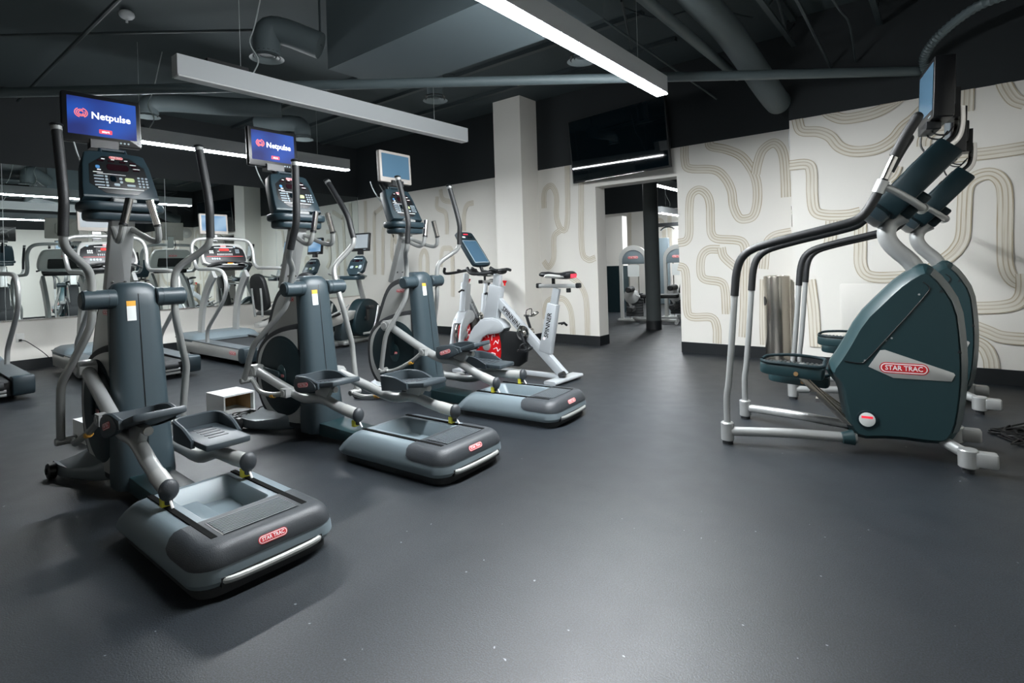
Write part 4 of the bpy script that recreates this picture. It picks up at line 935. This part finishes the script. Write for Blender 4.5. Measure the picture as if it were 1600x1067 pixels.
    B().tube(spline(hb, 4), .020, 10).tube(rpath([(-.46, -.10, 1.20), (-.40, -.14, 1.22), (-.33, -.12, 1.205)], 2), .018, 8).tube(rpath([(-.46, .10, 1.20), (-.40, .14, 1.22), (-.33, .12, 1.205)], 2), .018, 8).done('handlebar', 'black_soft', R)
    B().cyl((-.325, 0, 1.03), (-.325, 0, 1.06), .010, 8).tube([(-.325, 0, 1.055), (-.322, 0, 1.085)], [.014, .028], 10).done('brake_knob', 'flyred', R)
    for x, z, d in ((-.54, .93, -1), (.41, .62, 1)):
        B().cyl((x, 0, z), (x + d * .07, 0, z + .01), .010, 8).tube([(x + d * .06, -.035, z + .0), (x + d * .07, 0, z + .01), (x + d * .075, .045, z - .02)], .013, 8).done('clamp_lever', 'black', R)
    if console:
        fm = frame((-.80, .0, 1.47), (0, 1, 0), (-.30, 0, .40))
        cb = B().plate(chaikin([(-.13, -.25), (.13, -.25), (.155, -.20), (.15, .24), (.11, .27), (-.11, .27), (-.15, .24), (-.155, -.20)], 1), -.04, .012, 'z', .012, 0, fm).done('tablet_console', 'console', R)
        B().plate(rrect(-.125, .125, -.215, .13, .01), .011, .0145, 'z', .001, 0, fm).done('tablet_frame', 'key', cb)
        B().plate(rrect(-.115, .115, -.205, .12, .006), .013, .0165, 'z', 0, 0, fm).done('tablet_screen', 'screen_off', cb, smooth=False)
        for kk in ((-.06, .18, .05, .02, 'text'), (.03, .18, .03, .03, 'black'), (.07, .18, .03, .03, 'black'), (0, .225, .08, .014, 'scr_red')): keypad(cb, fm @ Matrix.Translation((0, 0, .0125)), [kk])
        B().tube([fm @ V((0, -.2, -.03)), (-.66, 0, 1.20), (-.46, 0, 1.17)], .022, 8).done('console_neck', 'black', cb)
    return R
spin_bike((-3.70, 4.87, 0), 0, 'grey spin bike with a red flywheel and tall dark tablet console', True)
spin_bike((-5.54, 6.05, 0), math.radians(112), 'grey spin bike behind the one with the tablet console, facing the camera side', False)

# ------------------------------------------------------------------ stair climbers (local: user faces +x)
def stepper(loc, rz, label, yaw=0):
    R = root('stair_climber', loc, rz, label, 'stair climber', 'stair climbers by the right wall')
    o2 = lambda pts: [(x * 1.01 + .5, 1.25 + (z - 1.25) * 1.01) for x, z in pts]
    sil = o2([(-.66, .527), (-.578, .659), (-.478, .863), (-.36, 1.0), (-.25, 1.118), (-.144, 1.187), (-.094, 1.175), (-.026, 1.097), (.047, .949), (.064, .742), (.066, .559), (.052, .374), (.025, .21), (-.02, .125), (-.09, .10), (-.296, .105), (-.499, .075), (-.555, .152), (-.585, .30), (-.598, .42), (-.643, .473)])
    hw = .185
    ins = chaikin(sil, 1)
    b = B()
    loops = []
    for y, d in ((-hw, .050), (-hw + .006, .045), (-hw + .105, .002), (-hw + .118, 0), (hw - .118, 0), (hw - .105, .002), (hw - .006, .045), (hw, .050)):
        loops.append([(x, y, z) for x, z in (inset(ins, d) if d else ins)])
    bd = b.loft(loops).done('body_shell', 'teal', R, angle=.35)
    n0 = len(ins); sp = [i for i in range(n0) if ins[i][0] > .395 and ins[i][1] > .155]
    k0 = next(i for i in sp if (i - 1) % n0 not in sp); order = [(k0 + q) % n0 for q in range(len(sp))]
    e0, e1 = inset(ins, -.004), inset(ins, .042)
    B().loft([[(e1[i][0] + .003, -hw + .004, e1[i][1]), (e0[i][0], -hw + .116, e0[i][1]), (e0[i][0], hw - .116, e0[i][1]), (e1[i][0] + .003, hw - .004, e1[i][1]), (e1[i][0] - .02, 0, e1[i][1])] for i in order]).done('front_sheen_band', 'spine_sheen_grey', R, angle=.5)  # pale band laid over the chamfer, its sheen painted into the colour
    y0 = -hw - .001
    for s in (-1, 1):
        y0 = s * (hw + .0005); ya, yb = (y0 - .003, y0) if s < 0 else (y0, y0 + .003)
        lp_ = B().plate(o2([(-.423, .563), (-.36, .668), (-.335, .672), (-.01, .556), (-.004, .545), (-.021, .506), (-.297, .504)]), ya, yb, 'y', .001).done('logo_plate', 'silver_panel', bd)
        cxx, czz = o2([(-.245, .565)])[0]
        badge(lp_, frame((cxx, yb if s > 0 else ya, czz), (-s, 0, 0), (.02, 0, 1)), .245)
        # access door edge
        ed = o2([(-.548, .590), (-.46, .578), (-.43, .60), (-.115, 1.02), (-.108, 1.055), (-.14, 1.085)])
        B().tube([(x, yb if s > 0 else ya, z) for x, z in rpath(ed, 2)], .0032, 5).done('door_seam', 'black', bd)
        b = B()
        for x, z in o2([(-.44, .60), (-.33, .73), (-.30, .745), (-.16, 1.01)]): b.plate(circ(x, z, .006, 8), ya, yb, 'y')
        b.done('door_screws', 'silver', bd, smooth=False)
        b = B()
        for x, z in o2([(-.055, 1.03), (.018, .68)]): b.plate([(x - .012, z - .008), (x + .012, z - .008), (x, z + .012)], ya + s * -.014, yb, 'y')
        b.done('spine_slots', 'black', bd, smooth=False)
        x, z = o2([(-.437, .235)])[0]
        B().plate(circ(x, z, .058, 24), ya - (.004 if s < 0 else 0), yb + (.004 if s > 0 else 0), 'y', .003).done('wheel_bezel', 'dteal', bd)
        B().plate(circ(x, z, .044, 24), ya - (.006 if s < 0 else 0), yb + (.006 if s > 0 else 0), 'y', .001).done('wheel_label', 'sticker', bd)
        B().box(x - .03, x + .03, (ya if s < 0 else yb) + s * .004, (ya if s < 0 else yb) + s * .007, z + .008, z + .022).done('label_print', 'scr_red', bd, smooth=False)
        # rear feet of the frame
        B().tube([(.44, s * .12, .125), (.52, s * .235, .105)], .032, 12).done('rear_tube', 'silver', R)
        B().cyl((.535, s * .255, .03), (.535, s * .255, .135), .048, 16, 0, .006).done('rear_post', 'silver', R)
        B().plate(rrect(.56, .665, s * .255 - .04, s * .255 + .035, .015), .045, .125, 'z', .01).done('rear_toe', 'silver', R)
        B().cyl((.535, s * .255, 0), (.535, s * .255, .035), .028, 12).done('levelling_foot', 'rubber', R)
        # user side: post, socket, floor bar, handrail
        yy = s * .335
        B().cyl((-.745, yy, .02), (-.745, yy, .145), .042, 18, 0, .006).done('post_socket', 'silver', R)
        B().cyl((-.745, yy, 0), (-.745, yy, .03), .034, 14).done('levelling_foot', 'rubber', R)
        B().tube(rpath([(-.72, yy, .085), (-.36, s * .24, .095), (-.20, s * .19, .09), (.0, s * .15, .09)], 2), .031, 12).done('floor_bar', 'silver', R)
        B().tube([(-.08, s * .185, .09), (-.02, s * .165, .095)], [.036, .05], 12).done('bar_boot', 'teal', R)
        rl = B().tube(rpath([(-.745, yy, .13), (-.745, yy, .32), (-.725, yy, .42), (-.672, yy, 1.02)], 2), .0215, 12).done('handrail', 'silver', R)
        B().tube(rpath([(-.674, yy, 1.005), (-.655, yy, 1.20), (-.60, yy, 1.295), (-.48, yy, 1.345), (-.02, yy, 1.445), (.05, yy, 1.47), (.10, yy, 1.53), (.155, yy, 1.64)], 2), .0265, 12).done('rail_foam', 'black_soft', rl)
        B().tube([(.145, yy, 1.62), (.175, yy, 1.69)], .033, 14).done('rail_joint', 'silver', rl)
        B().tube([(.17, yy, 1.68), (.235, yy, 1.83)], .021, 14).done('sensor_sleeve', 'chrome', rl)
        B().tube([(.17, yy, 1.68), (.178, yy, 1.70)], .0235, 14).done('sleeve_ring', 'black', rl)
        B().tube(spline([(.232, yy, 1.825), (.29, yy, 1.94), (.345, yy, 2.035)], 3), .0285, 12).sphere((.347, yy, 2.038), .0275, 0, 12, 8).done('hand_grip', 'black_soft', rl)
    for s in (-1, 1): B().tube(rpath([(.165, s * .335, 1.66), (.22, s * .325, 1.632), (.31, s * .245, 1.57), (.35, s * .16, 1.545), (.38, s * .05, 1.53)], 2), .022, 12).done('support_bar', 'silver', R)
    B().cyl((.38, -.075, 1.53), (.38, .075, 1.53), .03, 14, 0, .004).done('bar_clamp', 'silver', R)
    # pedals on their lever bars
    for s, z, x in ((-1, .535, -.355), (1, .43, -.34)):
        pm = Matrix.Translation((x, s * .135, z)) @ Matrix.Rotation(math.radians(3), 4, 'Y')
        pl = [(-.20, -.03), (-.17, -.08), (-.05, -.105), (.15, -.105), (.19, -.09), (.19, .09), (.15, .10), (-.05, .10), (-.17, .075), (-.20, .03)]
        pd = B().plate(chaikin(pl, 2), -.075, .0, 'z', .012, 0, pm).done('step_pedal', 'teal', R)
        b = B()
        for k in range(13): b.box(-.165 + k * .027, -.152 + k * .027, -.075 if k > 2 else -.05, .075 if k > 2 else .05, -.002, .007, 0, pm)
        b.done('tread_ribs', 'black', pd, smooth=False)
        B().tube([pm @ V(p) for p in spline([(-.19, -.02, .008), (-.15, -.08, .010), (0, -.10, .012), (.17, -.095, .012), (.185, 0, .03), (.17, .09, .04), (0, .098, .045), (-.15, .07, .03), (-.19, .02, .012)], 4)], .011, 8).done('pedal_rim', 'dteal', pd)
        B().cyl(pm @ V((.03, -.112, -.045)), pm @ V((.03, -.10, -.045)), .014, 12).done('pivot_bolt', 'wood', pd)
        B().cyl(pm @ V((.06, -.06, .012)), pm @ V((.06, -.06, .02)), .016, 12).done('deck_bolt', 'silver', pd)
        for dy in (-.035, .035):
            B().plate([(x + .02, z - .07), (x + .07, z - .07), (-.02, .17), (-.07, .18)], s * .135 + dy - .007, s * .135 + dy + .007, 'y', .002).done('lever_bar', 'steel', R)
        B().box(x + .10, x + .14, s * .135 - .05, s * .135 + .05, z - .19, z - .165).done('lever_link', 'chrome', R, smooth=False)
    # gooseneck, console, monitor
    B().tube(rpath([(.36, 0, 1.08), (.33, 0, 1.19), (.22, 0, 1.30), (.185, 0, 1.38), (.21, 0, 1.46), (.29, 0, 1.50)], 2), .052, 16).done('gooseneck', 'silver', R)
    B().plate(chaikin([(.30, 1.155), (.37, 1.20), (.43, 1.16), (.42, 1.09), (.33, 1.08)], 1), -.085, .085, 'y', .015).done('neck_cover', 'teal', R)
    fm = frame((.31, 0, 1.73), (0, -1, 0), (.50, 0, .545))
    cs = B().plate(chaikin([(-.19, -.25), (.19, -.25), (.165, .27), (-.165, .27)], 1), -.12, .03, 'z', .02, 0, fm).done('console', 'dteal', R)
    B().plate(chaikin([(-.16, -.21), (.16, -.21), (.14, .22), (-.14, .22)], 1), .028, .034, 'z', .002, 0, fm).done('console_face', 'black', cs)
    keypad(cs, fm @ Matrix.Translation((0, 0, .0342)), [(0, .10, .12, .045, 'display'), (-.1, .02, .05, .04, 'key'), (.06, -.03, .05, .03, 'green'), (.1, .05, .05, .06, 'key'), (0, .17, .2, .008, 'text'), (0, -.12, .22, .01, 'text')])
    B().plate(chaikin([(-.21, -.34), (.21, -.34), (.21, -.22), (-.21, -.22)], 1), -.09, .05, 'z', .03, 0, fm).done('accessory_tray', 'console', cs)
    B().plate(rrect(-.075, .075, -.20, -.02, .02), -.18, -.11, 'z', .015, 0, fm).done('rear_clamp', 'dteal', cs)
    sm = frame((.415, 0, 2.225), (math.sin(yaw), -math.cos(yaw), 0), (.05, 0, 1))
    mo = monitor(R, sm, .43, .36, 'bezel', 'screen_off', th=.10)
    B().tube(rpath([(.50, 0, 1.90), (.56, 0, 1.95), (.575, 0, 2.03), (.575, 0, 2.13)], 2), .028, 14).done('monitor_neck', 'chrome', mo)
    B().box(-.08, .08, -.16, .02, -.155, -.07, 0, sm).done('monitor_clamp', 'black', mo)
    B().plate(rrect(-.12, .12, -.23, -.18, .01), -.06, .015, 'z', .006, 0, sm).done('control_strip', 'black', mo)
    for k, y in enumerate((-.08, .05)):
        B().tube(spline([sm @ V((y, -.19, -.04)), sm @ V((y + .01, -.24, -.03)), sm @ V((y + .02, -.26, -.09)), sm @ V((y, -.21, -.13))], 5), .005, 6).done('signal_cable', 'cord', mo)
    B().tube(spline([sm @ V((-.1, -.2, .0)), sm @ V((-.1, -.29, .0)), sm @ V((-.09, -.36, -.04))], 5), .006, 6).done('console_cable', 'cord', mo)
    return R
stepper((-.5, 4.21, 0), math.radians(6), 'nearest dark teal stair climber with a large badge on its side', .10)
stepper((-.40, 5.72, 0), math.radians(6), 'second dark teal stair climber, behind the nearest one')

# ------------------------------------------------------------------ small things
tc = root('trash_can', (-1.62, 7.09, 0), 0, 'tall round stainless steel trash can in the corner by the mural wall', 'trash can')
B().loft([[(.145 * math.cos(a) * r, .145 * math.sin(a) * r, z) for a in (2 * math.pi * i / 40 for i in range(40))] for r, z in ((.98, .012), (1, .02), (1, 1.02), (.985, 1.035), (.86, 1.04), (.84, 1.02), (.82, .8))], 0, True, True).done('can_body', 'steel', tc)
B().cyl((0, 0, 0), (0, 0, .03), .135, 32).done('base_ring', 'black', tc)
b = B()
hp = [(.147 * math.cos(a), .147 * math.sin(a)) for a in (math.radians(d) for d in range(192, 233, 4))]
b.loft([[(hp[i][0], hp[i][1], .74 - .055 * math.sqrt(max(0, 1 - ((i - 5) / 5.0) ** 2))), (hp[i][0], hp[i][1], .74 + .055 * math.sqrt(max(0, 1 - ((i - 5) / 5.0) ** 2)))] for i in range(11)], 0, False, False, False)
b.done('disposal_hole', 'black', tc, smooth=False, fix=False)

def carton(loc, rz, label, sx=.36, sy=.30, h=.19, t=.014):
    r = root('open_box', loc, rz, label, 'box')
    B().box(-sx / 2, sx / 2, -sy / 2, sy / 2, h - t, h).done('top_board', 'box_white', r, smooth=False)
    B().box(-sx / 2, sx / 2, -sy / 2, sy / 2, 0, t).done('bottom_board', 'box_white', r, smooth=False)
    for s in (-1, 1): B().box(-sx / 2, sx / 2, min(s * sy / 2, s * (sy / 2 - t)), max(s * sy / 2, s * (sy / 2 - t)), t, h - t).done('side_board', 'box_white', r, smooth=False)
    B().box(-sx / 2, -sx / 2 + t, -sy / 2 + t, sy / 2 - t, t, h - t).done('back_board', 'wood', r, smooth=False)
    B().box(-sx / 2 + t, sx / 2 - .05, sy / 2 - t - .003, sy / 2 - t - .001, t, h - t).done('raw_lining', 'wood', r, smooth=False)
    return r
carton((-5.17, 2.26, 0), math.radians(2), 'small open white box on the floor left of the middle elliptical', .33, .28, .18)
carton((-5.25, 1.27, 0), math.radians(184), 'small white box half hidden by the nearest elliptical', .26, .22, .16)

def tangle(name, loc, rx, ry, n, label, seed, h=.05, r=.005):
    rnd = random.Random(seed); R = root(name, loc, 0, label, 'cables')
    for k in range(n):
        a = rnd.uniform(0, 6.28); P = []
        for i in range(9):
            a += rnd.uniform(-1.2, 1.6); P.append((rnd.uniform(.2, 1) * rx * math.cos(a), rnd.uniform(.2, 1) * ry * math.sin(a), r + rnd.uniform(0, h) * (0 if i in (0, 8) else 1)))
        B().tube(spline(P, 5), r, 6).done('cable_loop', 'cord', R)
    return R
t = tangle('cable_tangle', (-4.70, 2.20, 0), .20, .20, 7, 'black power adapter and cable tangle beside the open white box', 4, .07)
B().plate(rrect(-.20, -.06, -.14, -.05, .012), .0, .045, 'z', .008).done('power_adapter', 'slate', t)
B().plate(rrect(-.06, .08, -.06, .03, .012), .0, .05, 'z', .008).done('power_strip', 'slate', t)
for k in range(4):
    B().tube(spline([(.05 + .02 * k, .02, .04), (.10 + .03 * k, .06 + .02 * k, .12 + .015 * k), (.16 + .02 * k, .10, .10), (.2, .12 + .02 * k, .02)], 5), .0045, 6).done('cable_loop', 'cord', t)
tangle('cable_tangle', (.47, 4.98, 0), .30, .42, 8, 'loose black cables on the floor behind the stair climbers at right', 9, .03, .006)
tangle('cable_tangle', (.62, 4.35, 0), .30, .16, 4, 'black cables on the floor nearest the front stair climber, at the right edge', 12, .02, .006)
tag(B().tube(spline([(.78, 5.45, .006), (.60, 5.9, .006), (.50, 6.3, .02), (.62, 6.6, .10), (.80, 6.80, .22)], 6), .007, 6).done('extension_cable', 'cord'), 'black power cord rising to the mural wall at far right', 'cord')

# ------------------------------------------------------------------ far room through the opening
col = root('round_column', (-4.30, 9.52, 0), 0, 'dark grey round column standing in the far room', 'column')
B().tube([(0, 0, .16), (0, 0, ZC - .001)], .135, 28).done('column_shaft', 'column', col)
B().cyl((0, 0, 0), (0, 0, .17), .142, 28).done('column_base', 'base_rubber', col)

def strength(loc, rz, label):
    R = root('weight_machine', loc, rz, label, 'weight machine', 'weight machines in the far room')
    def arch(w, h): return [(-w, 0)] + [(-w * math.cos(a), h - w + w * math.sin(a)) for a in (math.pi * i / 14 for i in range(15))] + [(w, 0)]
    o, i = arch(.30, 1.62), arch(.235, 1.52)
    loops = [[(x, -.06, z), (x, .06, z), (xi, .06, max(zi, 0)), (xi, -.06, max(zi, 0))] for (x, z), (xi, zi) in zip(o, i)]
    B().loft(loops).done('tower_frame', 'silver_panel', R)
    cap = [(x, z) for x, z in arch(.24, 1.53) if z > .9]
    hd = B().plate([(-.235, 1.22)] + cap[0:] + [(.235, 1.22)], -.05, .05, 'y', .006).done('tower_head', 'shell', R)
    badge(hd, frame((0, -.052, 1.36), (1, 0, 0), (0, 0, 1)), .22)
    B().plate(rrect(-.12, .12, .95, 1.20, .01), -.055, -.045, 'y').done('instruction_placard', 'sticker', R, smooth=False)
    for k in range(9): B().plate(rrect(-.18, .18, .10 + k * .055, .15 + k * .055, .006), -.04, .05, 'y', .004).done('weight_plate', 'base_rubber', R)
    for s in (-1, 1): B().cyl((s * .10, 0, .05), (s * .10, 0, 1.3), .012, 8).done('guide_rod', 'chrome', R)
    B().plate(rrect(-.36, .36, -.15, .15, .04), 0, .05, 'z', .01).done('tower_foot', 'silver', R)
    B().tube(rpath([(0, -.1, .06), (.3, -.5, .06), (.9, -.55, .06)], 1), .04, 10).tube([(.9, -.75, .04), (.9, -.3, .04)], .035, 10).tube([(.45, -.5, .05), (.45, -.5, .45)], .04, 10).done('floor_frame', 'silver', R)
    B().plate(rrect(.20, .95, -.68, -.36, .06), .52, .60, 'z', .025).done('seat_pad', 'black_soft', R)
    bm = frame((.98, -.52, .62), (0, 1, 0), (.25, 0, 1))
    B().plate(rrect(-.17, .17, 0, .5, .06), -.04, .04, 'z', .025, 0, bm).done('back_pad', 'black_soft', R)
    for z, x in ((.30, .0), (.70, -.02)): B().cyl((x, -.75, z), (x + .02, -.30, z), .06, 16, 0, .015).done('roller_pad', 'black_soft', R)
    B().tube(rpath([(.2, -.28, .50), (-.02, -.27, .62), (-.1, -.27, .45), (0, -.28, .28)], 1), .028, 10).plate(circ(-.02, .55, .16, 24), -.30, -.285, 'y', .004).done('lever_arm', 'silver', R)
    return R
strength((-5.28, 10.75, 0), math.radians(18), 'silver arched weight machine left of the dark round column')
strength((-4.62, 11.55, 0), math.radians(10), 'silver arched weight machine right of and behind the dark column')
rk = root('cable_rack', (-5.4, 14.2, 0), 0, 'black cable rack deep in the far room', 'weight machine')
for x in (-.9, .9): B().box(x - .05, x + .05, -.05, .05, 0, 2.3).done('rack_post', 'black', rk)
B().box(-.95, .95, -.04, .04, 2.2, 2.3).done('rack_beam', 'black', rk)
for k, x in enumerate((-.5, 0, .5)):
    B().tube(rpath([(x - .2, -.08, 2.1), (x - .1, -.08, 2.18), (x + .1, -.08, 2.18), (x + .2, -.08, 2.1)], 1), .02, 8).done('pull_bar', 'chrome', rk)
for s in (-.7, .7): B().plate(rrect(s - .16, s + .16, .1, 1.9, .03), .0, .12, 'y', .01).done('stack_shroud', 'shell', rk)
